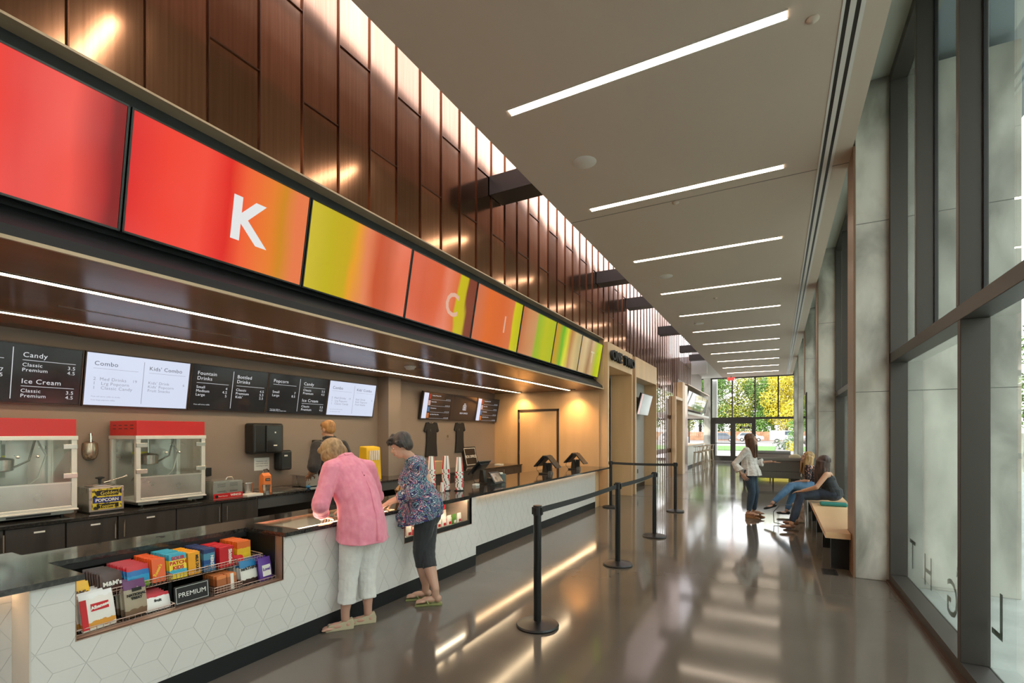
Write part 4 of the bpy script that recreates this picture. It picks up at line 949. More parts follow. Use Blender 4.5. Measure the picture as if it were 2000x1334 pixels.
def bandmat(name, cols):   # vertical print bands (cols: (z fraction, colour)) on the packet itself
    m = mat(name, cols[0][1], .32); N, L, b = nodes(m)
    t_ = N.new('ShaderNodeTexCoord'); sp = N.new('ShaderNodeSeparateXYZ'); nz = N.new('ShaderNodeTexNoise'); nz.inputs['Scale'].default_value = 30; ad = N.new('ShaderNodeMath'); ad.operation = 'MULTIPLY_ADD'; ad.inputs[1].default_value = .18
    r = N.new('ShaderNodeValToRGB'); r.color_ramp.interpolation = 'CONSTANT'; L.new(t_.outputs['Generated'], sp.inputs[0]); L.new(t_.outputs['Object'], nz.inputs[0]); L.new(nz.outputs[0], ad.inputs[0]); L.new(sp.outputs['Z'], ad.inputs[2]); L.new(ad.outputs[0], r.inputs[0]); e = r.color_ramp.elements
    for i, (p, c) in enumerate(cols):
        q = e[i] if i < 2 else e.new(p); q.position = p; q.color = (*c, 1)
    L.new(r.outputs[0], b.inputs['Base Color']); return m
def row(kind, name, w, h, d, mt, x, y, z, n, pitch, label, group, lean=8, rz=0, dy=0, txt=None, front=None):
    root = None
    for i in range(n):
        if root is None:
            root = thing(name, label, 'candy', (0, 0, 0), group=group)
            body = pkg_mesh(kind, w, h, d).build('packet', mt, root, smooth=(kind != 'box'), bevel=.0015 if kind == 'box' else 0, seg=1)
            o = root
        elif i == 1 and (txt or front):
            o = thing(name, label, 'candy', (0, 0, 0), group=group); q = body.copy(); COL.objects.link(q); q.parent = o; plain = o
        elif i > 1 and (txt or front): o = dup(plain, (0, 0, 0))
        else: o = dup(root, (0, 0, 0))
        if i == 0:
            for (s_, sz, tx, tz, mtt, rot) in (txt or []):
                F_ = frame((d / 2 + .0022, tx, tz), (0, 1, 0), (0, 0, 1)) @ Matrix.Rotation(R(rot), 4, 'Z')
                text_mesh('print', s_, sz, F_, mtt, root, align='CENTER', depth=.001, bold=.0012)
            for (a, b, c, e_, mtt) in (front or []):
                MB().box(d / 2 - .001, d / 2 + .0015, a, b, c, e_).build('label', mtt, root)
        o.location = (x - i * pitch, y + dy * i + random.uniform(-.002, .002), z + random.uniform(0, .003)); o.rotation_euler = (0, R(-lean + random.uniform(-2, 2)), R(rz + random.uniform(-3, 3)))
c_ = lambda n, r, g, b: mat(n, srgb(r, g, b), .3)
YEL = c_('candy_yellow', 245, 190, 30); BRN = c_('candy_brown', 75, 45, 38); ORG = c_('candy_orange', 235, 95, 35); RD = c_('candy_red', 200, 25, 40); BLU = c_('candy_blue', 40, 90, 160); PUR = c_('candy_purple', 95, 60, 150)
WH = c_('candy_white', 235, 232, 225); BLK = c_('candy_black', 20, 16, 16)
zs = .668
# top shelf, left to right
row('pouch', 'candy_bag', .10, .105, .022, YEL, -3.395, 1.235, zs, 4, .03, 'yellow candy bag lying in the left corner of the upper shelf', 'yellow candy bags', lean=14, txt=[("M&M's", .030, 0, .035, BRN, 0)])
row('pouch', 'candy_bag', .11, .125, .022, BRN, -3.385, 1.385, zs, 7, .034, 'dark brown candy bag on the upper shelf beside the yellow bags', 'brown candy bags', lean=12, txt=[("M&M's", .034, 0, .05, WH, 0)])
row('pouch', 'candy_bag', .12, .135, .022, bandmat('fruit_print', [(0, srgb(110, 170, 40)), (.35, srgb(40, 150, 200)), (.62, srgb(30, 110, 180)), (.85, srgb(205, 30, 45))]), -3.385, 1.52, zs, 8, .033, 'red topped blue candy bag in the middle of the upper shelf', 'red and blue candy bags', lean=12)
row('box', 'candy_box', .075, .145, .02, ORG, -3.395, 1.635, zs, 9, .027, 'orange candy box on the upper shelf', 'orange candy boxes', lean=8, txt=[("Reese's", .026, 0, .07, YEL, 60)])
row('box', 'candy_box', .10, .155, .022, bandmat('yellow_print', [(0, srgb(245, 215, 40)), (.3, srgb(60, 175, 205)), (.45, srgb(248, 220, 60)), (.86, srgb(60, 170, 200))]), -3.38, 1.735, zs, 8, .03, 'yellow and turquoise candy box on the upper shelf', 'yellow and turquoise boxes', lean=5, txt=[('SOUR\nPATCH\nKIDS', .030, .0, .12, RD, 0)])
row('box', 'candy_box', .075, .145, .022, c_('duds_yellow', 240, 165, 25), -3.38, 1.835, zs, 8, .03, 'amber candy box on the upper shelf right of the turquoise one', 'amber candy boxes', lean=4, txt=[('MILK DUDS', .022, .01, .07, BLK, -90)])
row('box', 'candy_box', .075, .15, .022, bandmat('blue_print', [(0, srgb(60, 120, 170)), (.4, srgb(40, 80, 140)), (.6, srgb(80, 140, 170)), (.9, srgb(40, 60, 110))]), -3.38, 1.93, zs, 8, .03, 'blue candy box on the upper shelf', 'blue candy boxes', lean=3, txt=[('NERDS', .026, .008, .065, WH, -90)])
row('box', 'candy_box', .10, .14, .03, RD, -3.38, 2.045, zs, 7, .034, 'red candy box on the upper shelf', 'red candy boxes', lean=3, txt=[('Skittles', .034, .015, .07, WH, -90)])
row('box', 'candy_box', .10, .145, .018, bandmat('amber_print', [(0, srgb(240, 200, 40)), (.5, srgb(235, 190, 40)), (.75, srgb(225, 110, 40))]), -3.42, 2.20, zs, 10, .022, 'tall yellow and orange box at the right end of the upper shelf', 'yellow and orange boxes', lean=3)
row('pouch', 'candy_bag', .07, .06, .02, RD, -3.365, 2.14, zs, 3, .018, 'small red and purple bag in the right wire basket', 'small red bags', lean=25)
for i, (a, b) in enumerate(((1.175, 1.455), (1.465, 1.68), (1.688, 1.905), (1.912, 2.10), (2.11, 2.30))):
    wire_basket('wire_basket', ['wire basket at the left end of the upper shelf, holding yellow and brown bags', 'wire basket around the blue bags and orange boxes', 'wire basket around the turquoise and amber boxes', 'wire basket around the blue and red boxes', 'wire basket at the right end of the upper shelf'][i], 'basket', -3.62, -3.345, a, b, .667, .72, .022, frontlow=.71, group='wire baskets of the candy display')
# lower tier
zl = .524
row('pouch', 'snack_pouch', .17, .20, .03, bandmat('white_red_print', [(0, srgb(235, 230, 220)), (.18, srgb(225, 160, 70)), (.32, srgb(236, 232, 226)), (.95, srgb(240, 240, 240))]), -3.285, 1.285, zl, 4, .045, 'white snack pouch with a red oval in the lower left corner', 'white and red pouches', lean=14, rz=8, front=[(-.085, -.055, .01, .17, RD), (-.035, .05, .10, .14, RD)], txt=[('Albanese', .024, .008, .113, WH, 6)])
row('pouch', 'snack_pouch', .12, .21, .03, bandmat('kraft_purple_print', [(0, srgb(120, 95, 75)), (.3, srgb(170, 155, 135)), (.86, srgb(110, 60, 110))]), -3.31, 1.475, zl, 3, .05, 'tall tan pouch with purple top on the lower tier', 'tan and purple pouches', lean=10, rz=4, txt=[('NATIONAL\nTREAT', .020, 0, .12, BLK, 0)], front=[(-.02, .03, .145, .165, BLK)])
row('pouch', 'snack_pouch', .14, .10, .022, bandmat('white_pack_print', [(0, srgb(232, 230, 226)), (.88, srgb(190, 30, 45))]), -3.31, 1.59, zl, 6, .038, 'flat white pack with red top behind the lower wire basket', 'white packs with red tops', lean=18, txt=[('fruit', .022, 0, .05, BLK, 0)])
row('box', 'snack_box', .065, .11, .03, bandmat('brown_print', [(0, srgb(110, 70, 55)), (.5, srgb(170, 95, 50)), (.9, srgb(220, 130, 70))]), -3.30, 1.965, zl, 5, .034, 'orange topped brown snack box in the lower basket, left file', 'orange topped boxes', lean=4)
row('box', 'snack_box', .065, .11, .03, MATS['brown_print'], -3.30, 2.035, zl, 5, .034, 'orange topped brown snack box in the lower basket, right file', 'orange topped boxes', lean=4, front=[(-.01, .012, .0, .11, WH)])
row('pouch', 'snack_pouch', .13, .17, .03, bandmat('blue_white_print', [(0, srgb(60, 40, 35)), (.3, srgb(225, 222, 215)), (.78, srgb(35, 120, 175))]), -3.315, 2.18, zl, 5, .042, 'white and blue resealable pouch on the lower tier', 'white and blue pouches', lean=10, rz=4, txt=[('barkTHINS', .028, 0, .10, BLK, 0)])
row('pouch', 'snack_pouch', .11, .165, .03, PUR, -3.29, 2.29, zl, 3, .045, 'purple pouch at the right end of the lower tier', 'purple pouches', lean=10, rz=6, front=[(-.035, .035, .03, .11, WH)], txt=[('Love!', .028, 0, .07, PUR, 0)])
wire_basket('wire_basket', 'low wire tray holding pouches in the lower left of the display', 'basket', -3.60, -3.265, 1.175, 1.66, .524, .565, .03, group='wire baskets of the candy display', frontlow=.55)
wire_basket('wire_basket', 'wire basket holding orange topped boxes right of the PREMIUM sign', 'basket', -3.50, -3.265, 1.90, 2.09, .524, .575, .02, group='wire baskets of the candy display')
wire_basket('wire_basket', 'low wire tray under the blue and purple pouches', 'basket', -3.55, -3.265, 2.10, 2.35, .524, .56, .03, group='wire baskets of the candy display', frontlow=.545)
t = thing('premium_sign', 'black PREMIUM sign with thin white border in the candy display', 'sign', (-3.29, 1.76, zl))
F = frame((-3.275, 1.665, zl + .005), (0, 1, 0), (-.12, 0, 1))
MB().obox(F @ Matrix.Translation((.105, .057, 0)), .21, .114, .006).build('board', M_blackmat, t)
m = MB()
for a, b, c, d in ((.008, .202, .008, .0105), (.008, .202, .1035, .106), (.008, .0105, .008, .106), (.1995, .202, .008, .106)): m.obox(F @ Matrix.Translation(((a + b) / 2, (c + d) / 2, .0035)), b - a, d - c, .001)
m.build('border', M_lbl, t); text_mesh('lettering', 'PREMIUM', .041, F @ Matrix.Translation((.105, .043, .0035)), M_pr, t, align='CENTER', depth=.001)
# chilled snacks
for j, (z, x, cols) in enumerate(((.526, -3.32, ('w', 'w', 'r', 'w', 'w', 'o', 'w', 'w', 'w', 'g', 'w')), (.701, -3.52, ('y', 'r', 'o', 'y', 'r', 'o', 'y', 'r')), (.526, -3.42, ('r', 'w', 'o', 'r', 'w', 'y', 'r', 'o', 'w', 'r', 'y')), (.526, -3.54, ('o', 'r', 'w', 'o', 'y', 'w', 'r', 'w', 'o', 'y', 'w')))):
    for i, c in enumerate(cols):
        y = (4.05 if j == 1 else 3.80) + i * .1
        col = {'w': WH, 'r': RD, 'o': ORG, 'g': c_('candy_green', 90, 140, 60), 'y': YEL}[c]
        tr = ('lower', 'upper', 'lower middle', 'lower rear')[j]
        lab = {'w': 'white chilled snack pouch', 'r': 'red chilled snack jar', 'o': 'orange chilled snack pouch', 'g': 'green chilled snack pouch', 'y': 'yellow lidded snack jar'}[c] + ' on the %s level of the refrigerated case' % tr
        if c in 'ry':
            t = thing('snack_jar', lab, 'jar', (x, y, z), group='jars in the refrigerated case, ' + tr)
            MB().lathe([(.03, 0), (.034, .01), (.034, .06), (.026, .075)], (x, y, z), 16).build('jar_body', col, t, smooth=True); MB().lathe([(.028, 0), (.028, .018), (.02, .019)], (x, y, z + .072), 16).build('lid', WH if c == 'r' else RD, t, smooth=True)
        else:
            t = thing('snack_pouch', lab, 'snack', (x, y, z), group='pouches in the refrigerated case, ' + tr)
            m = pkg_mesh('pouch', .08, (.13, .09, .14, .15)[j], .03); m.v = [(p[0] + x, p[1] + y, p[2] + z) for p in m.v]; m.build('packet', col, t, smooth=True); MB().box(x + .014, x + .017, y - .02, y + .02, z + .03, z + .06).build('label', RD if c == 'w' else WH, t)

# ================================================================ lobby things
def stanchion(x, y, label, to=None):
    t = thing('stanchion', label, 'stanchion', (x, y, 0), group='black retractable belt stanchions')
    MB().lathe([(.175, 0), (.178, .012), (.17, .024), (.06, .042), (.034, .048)], (x, y, 0), 40).build('base', M_black, t, smooth=True)
    MB().cyl((x, y, .045), .032, .87, 24).build('post', mat('satin_black_post', (.016, .016, .017), .28, .3), t, smooth=True)
    m = MB(); m.cyl((x, y, .915), .036, .085, 24); m.build('belt_head', M_black, t, smooth=True)
    m = MB()
    for a in range(4): m.obox(Matrix.Translation((x, y, .955)) @ Matrix.Rotation(R(90 * a), 4, 'Z') @ Matrix.Translation((.038, 0, 0)), .016, .03, .062)
    m.build('belt_clip', M_black, t, bevel=.003)
    if to:
        d_ = Vector((to[0] - x, to[1] - y, 0)); L_ = d_.length; d_.normalize()
        m = MB(); n = 12; vs = []
        for i in range(n + 1):
            u = .045 + (L_ - .09) * i / n; s_ = -.012 * math.sin(math.pi * i / n)
            nn = Vector((-d_.y, d_.x, 0)) * .0012
            for q in (-1, 1):
                for zz in (.93, .98): vs.append((x + d_.x * u + nn.x * q, y + d_.y * u + nn.y * q, zz + s_))
        fs = []
        for i in range(n):
            a = 4 * i; b = a + 4; fs += [(a, a + 1, b + 1, b), (a + 2, b + 2, b + 3, a + 3), (a, b, b + 2, a + 2), (a + 1, a + 3, b + 3, b + 1)]
        fs += [(0, 2, 3, 1), (4 * n, 4 * n + 1, 4 * n + 3, 4 * n + 2)]
        m.add(vs, fs); m.build('belt', mat('black_webbing', (.03, .03, .032), .75), t)
SP = [(-1.75, 3.67), (-1.705, 5.84), (-1.67, 7.70), (-1.83, 10.37), (-3.16, 10.3)]
stanchion(*SP[0], 'black belt stanchion nearest the camera', SP[1])
stanchion(*SP[1], 'second black belt stanchion in the row, its belt running both ways', SP[2])
stanchion(*SP[2], 'third black belt stanchion in the row along the lobby')
stanchion(*SP[3], 'farthest black belt stanchion out in the lobby, before the slat screen', SP[4])
stanchion(*SP[4], 'black belt stanchion standing against the wooden doorway')
# bench
t = thing('bench', 'long oak topped bench along the windows with black slab legs', 'bench', (.75, 9, 0))
MB().prism([(.49, 6.72), (.738, 6.72), (.738, 7.09), (1.03, 7.09), (1.03, 11.9), (.49, 11.9)], 'z', .385, .45).build('seat', M_bench, t, bevel=.003)
for y in (6.9, 8.1, 9.3, 10.5, 11.7):
    MB().box(.56, .738 if y < 7.1 else .99, y, y + .05, 0, .385).build('leg', M_black, t)
t = thing('floor_grille', 'small black floor grille beside the concrete pier', 'grille', (.53, 6.68, 0))
MB().box(.455, .605, 6.56, 6.83, 0, .003).build('frame', M_dark, t)
m = MB()
for i in range(9): m.box(.468, .592, 6.575 + i * .028, 6.590 + i * .028, .003, .005)
m.build('grille', M_black, t)
def sofa(x0, x1, y0, y1, zt, label, col):
    t = thing('sofa', label, 'sofa', ((x0 + x1) / 2, (y0 + y1) / 2, 0), group='grey lounge sofas')
    M_ = mat(col, (.15, .145, .13) if col == 'grey_felt' else (.26, .22, .20), .85)
    MB().box(x0, x1, y0, y1, .24, .44).build('base', M_, t, bevel=.02); MB().box(x0, x1, y0, y0 + .14, .44, zt - .1).build('back', M_, t, bevel=.015)
    MB().box(x0 + .02, x1 - .02, y0 - .02, y0 + .2, zt - .1, zt).build('back_cushion', mat(col + '_top', (.24, .235, .225), .85), t, bevel=.03)
    MB().box(x0, x0 + .12, y0 + .14, y1, .44, .62).build('arm', M_, t, bevel=.02); MB().box(x1 - .12, x1, y0 + .14, y1, .44, .62).build('arm', M_, t, bevel=.02)
    MB().box(x0 + .12, x1 - .12, y0 + .2, y1, .44, .5).build('seat_cushion', M_, t, bevel=.02)
    for a in (x0 + .05, (x0 + x1) / 2, x1 - .08):
        for b in (y0 + .04, y1 - .07): MB().box(a, a + .035, b, b + .035, 0, .24).build('leg', M_dark, t)
sofa(-.98, .72, 16.74, 17.55, .86, 'long grey sofa seen from behind, nearest behind the standing woman', 'grey_felt')
sofa(-.95, .45, 20.3, 21.1, .95, 'farther grey pink sofa beyond the first one', 'pinkish_felt')
tag(MB().lathe([(.25, 0), (.25, .38), (.27, .4), (.27, .44), (.2, .45)], (-1.15, 22.6, 0), 24).build('round_pouf', M_blackmat, smooth=True), 'dark round pouf beyond the sofas near the glass doors', 'pouf')
t = thing('tan_throw_pillow', 'tan pillow with dark piping on the far sofa', 'pillow', (.5, 19.5, .8)); 
MB().ell((.52, 18.9, .80), (.18, .06, .10), 16, 10).build('cover', mat('tan_fabric', (.6, .5, .33), .8), t, smooth=True); MB().box(.38, .66, 18.85, 18.95, 0, .72).build('stand', M_dark, t)
# bar
t = thing('bar_counter', 'white fronted bar counter with wood top at the far end', 'bar', (-3.8, 26, 0))
MB().box(-4.2, -3.6, 22.5, 29.0, .1, 1.02).build('front', M_white, t); MB().box(-4.3, -3.5, 22.45, 29.05, 1.02, 1.06).build('top', M_bench, t); MB().box(-4.15, -3.62, 22.5, 29, 0, .1).build('toe_kick', M_charcoal, t)
struct(MB().box(-3.62, -3.56, 21.9, 22.45, 0, 3.6).build('trim_16', M_dark))
st = None
for i, y in enumerate((23.1, 24.4, 25.7, 27.0)):
    lab = '%s wooden bar stool at the white bar' % ('nearest', 'second nearest', 'third nearest', 'farthest')[i]
    if st is None:
        x = -3.08
        st = thing('bar_stool', lab, 'stool', (x, y, 0), group='bar stools at the white bar'); M_st = mat('ash_stool', (.42, .32, .21), .5)
        MB().box(x - .19, x + .19, y - .19, y + .19, .73, .77).build('seat', M_st, st, bevel=.015)
        for a in (-1, 1):
            for b in (-1, 1):
                MB().tube([(x + a * .21, y + b * .21, 0), (x + a * .16, y + b * .16, .74)], .018, 8).build('leg', M_st, st, smooth=True)
        m = MB()
        for a in (-1, 1): m.tube([(x + a * .19, y - .19, .28), (x + a * .19, y + .19, .28)], .012, 6)
        m.tube([(x - .19, y - .19, .22), (x + .19, y - .19, .22)], .012, 6); m.tube([(x - .19, y + .19, .22), (x + .19, y + .19, .22)], .012, 6); m.build('footrest', M_st, st)
        m = MB()
        for k in range(4): m.tube([(x + .17, y - .15 + k * .10, .76), (x + .20, y - .16 + k * .107, 1.0)], .01, 6)
        for k in range(3): m.tube([(x - .1 + k * .1, y - .17, .76), (x - .1 + k * .1, y - .2, .98)], .01, 6)
        m.build('spindle', M_st, st); m = MB(); m.tube([(x - .18, y - .20, .99), (x + .1, y - .22, 1.0), (x + .21, y - .1, 1.01), (x + .21, y + .17, 1.01)], .028, 8, flat=.5, up=(0, 0, 1)); m.build('backrest', M_st, st, smooth=True)
    else: dup(st, (-3.08, y, 0), label=lab)
tag(MB().cyl((-3.9, 22.9, 1.06), .12, .2, 14).build('bar_tap_tower', M_chrome), 'small dark cluster of bar equipment at the near end of the bar', 'bar equipment')
for i, (a, b) in enumerate(((22.5, 24.75), (24.8, 27.0), (27.05, 29.2))):
    t = thing('bar_display', ['nearest', 'middle', 'farthest'][i] + ' glossy tilted display above the bar', 'screen', (-3.5, (a + b) / 2, 2.7), group='displays above the bar')
    u_ = Vector((.16, 0, .8)).normalized(); F = frame((-3.55, a, 2.68), (0, 1, 0), u_)
    MB().obox(F @ Matrix.Translation(((b - a) / 2, .4, -.03)), b - a, .82, .05).build('housing', M_black, t); MB().obox(F @ Matrix.Translation(((b - a) / 2, .4, .001)), b - a - .05, .77, .004).build('display', noise_col(flat_screen('bar_picture', (.10, .11, .09), .6, .04), (.02, .02, .02), (.05, .05, .05), 3), t)
    mb_ = MATS['bar_picture']
struct(MB().box(-5.2, -3.35, 21.9, 29.3, 2.42, 2.52).build('ceiling_bar', M_white)); struct(MB().box(-3.9, -3.33, 21.9, 29.3, 3.66, 3.70).build('trim_17', M_woodgrey)); struct(MB().box(-3.95, -3.75, 21.9, 29.3, 2.5, 4.8).build('wall_bar', M_greywall))
# display in the grey niche
t = thing('niche_display', 'small tilted screen on a black arm in the grey niche', 'screen', (-3.4, 14, 2.4))
u_ = Vector((.14, 0, .56)).normalized(); F = frame((-3.37, 13.35, 2.11), (0, 1, 0), u_)
MB().obox(F @ Matrix.Translation((.65, .3, -.03)), 1.3, .60, .05).build('housing', M_black, t)
MB().obox(F @ Matrix.Translation((.65, .3, .0)), 1.27, .57, .008).build('display', noise_col(flat_screen('niche_picture', (.30, .34, .27), .5), (.1, .1, .1), (.1, .1, .1), 3), t)
MB().obox(F @ Matrix.Translation((.12, .3, .005)), .16, .56, .004).build('pink_column', flat_screen('pink_col', (.75, .42, .38), .8), t)
m = MB(); m.box(-3.618, -3.42, 13.5, 13.9, 2.25, 2.6); m.build('wall_arm', M_black, t)
for i, y in enumerate((13.2, 14.4)): tag(MB().box(-3.62, -3.61, y, y + .08, .42, .54).build('wall_outlet', M_dark), 'small outlet low on the grey niche wall, %s of two' % ('nearer', 'farther')[i], 'outlet', 'outlets in the grey niche')
# ceiling fittings
for i, (x, y) in enumerate(((-1.99, 5.45), (-1.99, 10.2), (-2.0, 15.06))):
    t = thing('ceiling_speaker', '%s round flush speaker in the lobby ceiling' % ('nearest', 'middle', 'farthest')[i], 'speaker', (x, y, ZC), group='round ceiling speakers')
    MB().lathe([(.135, -.006), (.14, -.003), (.14, -.0005), (.12, -.0005)], (x, y, ZC), 36).build('rim', M_white, t, smooth=True); MB().cyl((x, y, ZC - .004), .125, .002, 36).build('grille', mat('speaker_cloth', (.44, .38, .32), .9), t)
for i, (x, y) in enumerate(((-1.23, 7.0), (.24, 4.4), (-1.28, 12.4))):
    t = thing('sprinkler', ['small sprinkler cap near the second light line', 'small sprinkler cap near the window side, nearest the camera', 'small sprinkler cap farther down the ceiling'][i], 'sprinkler', (x, y, ZC), group='sprinkler caps')
    MB().lathe([(.01, -.03), (.03, -.02), (.045, -.008), (.045, -.0005)], (x, y, ZC), 18).build('cap', M_ceil, t, smooth=True)
t = thing('exit_sign', 'red EXIT sign hanging from the ceiling before the glass doors', 'sign', (-2.28, 30, ZC)); MB().box(-2.45, -2.11, 29.98, 30.0, 4.55, 4.74).build('panel', mat('exit_panel', (.75, .6, .58), .3), t); MB().box(-2.3, -2.26, 29.98, 30.0, 4.74, ZC - .001).build('stem', M_dark, t)
text_mesh('lettering', 'EXIT', .2, frame((-2.28, 29.975, 4.575), (1, 0, 0), (0, 0, 1)), flat_screen('exit_red', (1, .05, .04), 2.5), t, align='CENTER', depth=.004, bold=.006)
struct(MB().box(-2.75, .74, 6.93, 6.945, ZC - .0012, ZC).build('trim_18', mat('ceiling_joint', (.2, .18, .155), .8)))
# vinyl letters on the side glass, read from outside
for (s_, y, z, sz) in (('L', 4.0, .33, .42), ('G', 4.85, .16, .42), ('&', 4.83, .50, .13), ('H', 5.55, .20, .42), ('T', 6.15, .23, .42)):
    text_mesh('trim_19', s_, sz, frame((1.2035, y, z), (0, 1, 0), (0, 0, 1)), mat('grey_vinyl', (.13, .16, .15), .6), None, depth=.001)['kind'] = 'structure'

# door glass between the fins; its reflections are painted in as green and copper
t = thing('poster_case', 'tall bronze framed door glass with painted reflections, on the fins behind the seated women', 'glass panel', (.72, 16.7, .3))
MB().box(.705, .74, 16.0, 17.4, .3, 2.75).build('backing', M_bronze, t, bevel=.004); MB().box(.700, .705, 16.05, 17.35, 1.35, 2.70).build('upper_glass', mat('green_reflection', (.10, .14, .04), .05, .5), t); MB().box(.700, .705, 16.05, 17.35, .35, 1.28).build('lower_glass', mat('copper_reflection', (.30, .18, .14), .06, .7), t)
# ================================================================ outside, beyond the glazed end
M_asph = noise_col(mat('asphalt', (.3, .29, .28), .8), (.15, .135, .12), (.20, .18, .16), 1.2, 5)
struct(MB().box(-120, 1.21, YF + .12, 160, -.2, -.02).build('ground_lot', M_asph))
struct(MB().box(-60, -8.1, -30, YF + .12, -.2, -.03).build('ground_side', MATS['pale_paving']))
struct(MB().box(-60, 60, 160, 340, -.3, -.05).build('ground_far', mat('far_ground', (.12, .18, .06), .9)))
struct(MB().box(-14, 30, YF + .2, 44, -.02, 0).build('ground_walk', mat('light_concrete_walk', (.30, .26, .23), .7)))
g = MB().box(-40, -.2, 50, 66, -.02, .03).build('lawn', noise_col(mat('lawn_grass', (.15, .3, .04), .9), (.045, .12, .010), (.09, .19, .02), 6, 6)); tag(g, 'strip of bright green lawn beyond the glass doors', 'grass', kind='stuff')
t = thing('board_fence', 'long orange brown board fence behind the parked cars', 'fence', (-10, 118, 0))
m = MB()
for i in range(230): m.box(-50 + i * .35, -50 + i * .35 + .33, 118, 118.06, 0, 1.9 + .04 * ((i * 7) % 3))
m.build('boards', noise_col(mat('fence_wood', (.55, .32, .18), .8), (.25, .12, .06), (.36, .19, .10), .8, 5), t); MB().box(-50, 30, 118.06, 118.12, 1.4, 1.5).build('rail', MATS['fence_wood'], t)
def leafmat(nm, a, b):
    m = mat(nm, a, .6); N, L, bb = nodes(m); g_ = N.new('ShaderNodeNewGeometry'); r = N.new('ShaderNodeValToRGB'); L.new(g_.outputs['Random Per Island'], r.inputs[0]); r.color_ramp.elements[0].color = (*a, 1); r.color_ramp.elements[1].color = (*b, 1); L.new(r.outputs[0], bb.inputs['Base Color'])
    bb.inputs['Subsurface Weight'].default_value = 0; return m
LG = leafmat('leaf_green', (.035, .11, .012), (.16, .30, .04)); LM = leafmat('leaf_mixed', (.09, .19, .02), (.42, .36, .04)); LY = leafmat('leaf_yellow', (.30, .25, .01), (.72, .58, .03)); LD = leafmat('leaf_dark', (.02, .06, .01), (.07, .14, .025))
def crown(h, r, n, base, seed, sz=.32):
    rnd = random.Random(seed); m = MB(); bl = []
    for i in range(16):
        a = rnd.uniform(0, 6.28); q = r * math.sqrt(rnd.random()) * .75; z = base + (h - base) * rnd.uniform(.08, .92); s = r * (.30 + .28 * (1 - abs(z - (base + h) / 2) / (h - base)))
        bl.append((Vector((q * math.cos(a), q * math.sin(a), z)), s))
    vs = []; fs = []
    for i in range(n):
        c, s = bl[rnd.randrange(len(bl))]
        d_ = Vector((rnd.gauss(0, 1), rnd.gauss(0, 1), rnd.gauss(0, 1))).normalized(); p = c + d_ * s * rnd.uniform(.75, 1.08)
        a = (d_ + Vector((rnd.gauss(0, .6), rnd.gauss(0, .6), rnd.gauss(0, .6)))).normalized(); u = a.orthogonal().normalized(); w = a.cross(u); k = sz * rnd.uniform(.6, 1.3); th = rnd.uniform(0, 6.28); u2 = u * math.cos(th) + w * math.sin(th); w2 = a.cross(u2); o = len(vs)
        vs += [p + u2 * k, p + w2 * k * .6, p - u2 * k, p - w2 * k * .6]; fs.append((o, o + 1, o + 2, o + 3))
    m.add(vs, fs); return m
def tree(x, y, h, r, mt, seed, label, n=12000, base=None, sz=.20, group='trees behind the fence', name='tree', s=1.0):
    t = thing(name, label, 'tree', (x, y, 0), group=group); base = h * .12 if base is None else base
    c = crown(h, r, n, base, seed, sz); c.v = [(p[0] + x, p[1] + y, p[2]) for p in c.v]; c.build('foliage', mt, t, fix=False)
    m = MB(); m.tube([(x, y, -.1), (x + .1, y, h * .3), (x - .15, y + .1, h * .62), (x, y, h * .85)], [r * .07, r * .055, r * .035, .03], 8)
    for k in range(5):
        a = k * 1.3 + seed; z = h * (.3 + .1 * k); m.tube([(x, y, z), (x + r * .4 * math.cos(a), y + r * .4 * math.sin(a), z + h * .12)], [r * .03, .02], 6)
    m.build('trunk', mat('bark', (.10, .07, .05), .9), t)
    return t
TR = [(-47, 128, 17, 5.5, LD, 'dark green tree far left beyond the fence, seen through the slats'), (-38, 130, 18, 5.5, LM, 'mixed green and yellow tree second from the left'), (-30, 127, 17, 5.2, LG, 'green tree third from the left, seen through the bar window'),
      (-22.5, 129, 18, 5.2, LM, 'yellowish green tree seen through the window over the bar'), (-14.5, 126, 18, 5.0, LG, 'fresh green tree left of the glass doors\' mullion'), (-8.2, 128, 17, 4.6, LM, 'tree with green and gold leaves above the glass doors'),
      (-3.4, 127, 14, 3.6, LG, 'green tree in the middle of the far window'), (1.8, 124, 17, 4.6, LY, 'bright yellow autumn tree at the right of the far window'), (8.5, 128, 18, 5.2, LY, 'second bright yellow tree, partly hidden by the concrete fins'), (-18, 138, 22, 6, LD, 'dark tree rising behind the green ones'), (-1, 138, 22, 6, LM, 'tall gold and green tree rising behind the yellow one')]
for i, (x, y, h, r, mt, lab) in enumerate(TR): tree(x, y, h, r, mt, 11 + i, lab, base=1.2)
tree(1.7, 62, 3.4, .8, LG, 41, 'small green ornamental tree before the parked van', n=900, base=.9, sz=.09, name='ornamental_tree', group='planting outside the end window')
for i, (x, y, h, r, mt, lab) in enumerate(((.9, 55, .8, 1.1, LD, 'low dark green shrub under the ornamental tree'), (1.5, 50, .6, .9, LY, 'low yellow shrub at the right corner of the far window'), (2.5, 56, .9, 1.2, LG, 'green shrub beside the yellow one'))):
    t = thing('shrub', lab, 'shrub', (x, y, 0), group='low shrubs outside'); c = crown(h, r, 900, 0.05, 70 + i, .07); c.v = [(p[0] + x, p[1] + y, max(0, p[2])) for p in c.v]; c.build('foliage', mt, t, fix=False); MB().tube([(x, y, 0), (x, y, h * .6)], .03, 6).build('stem', MATS['bark'], t)
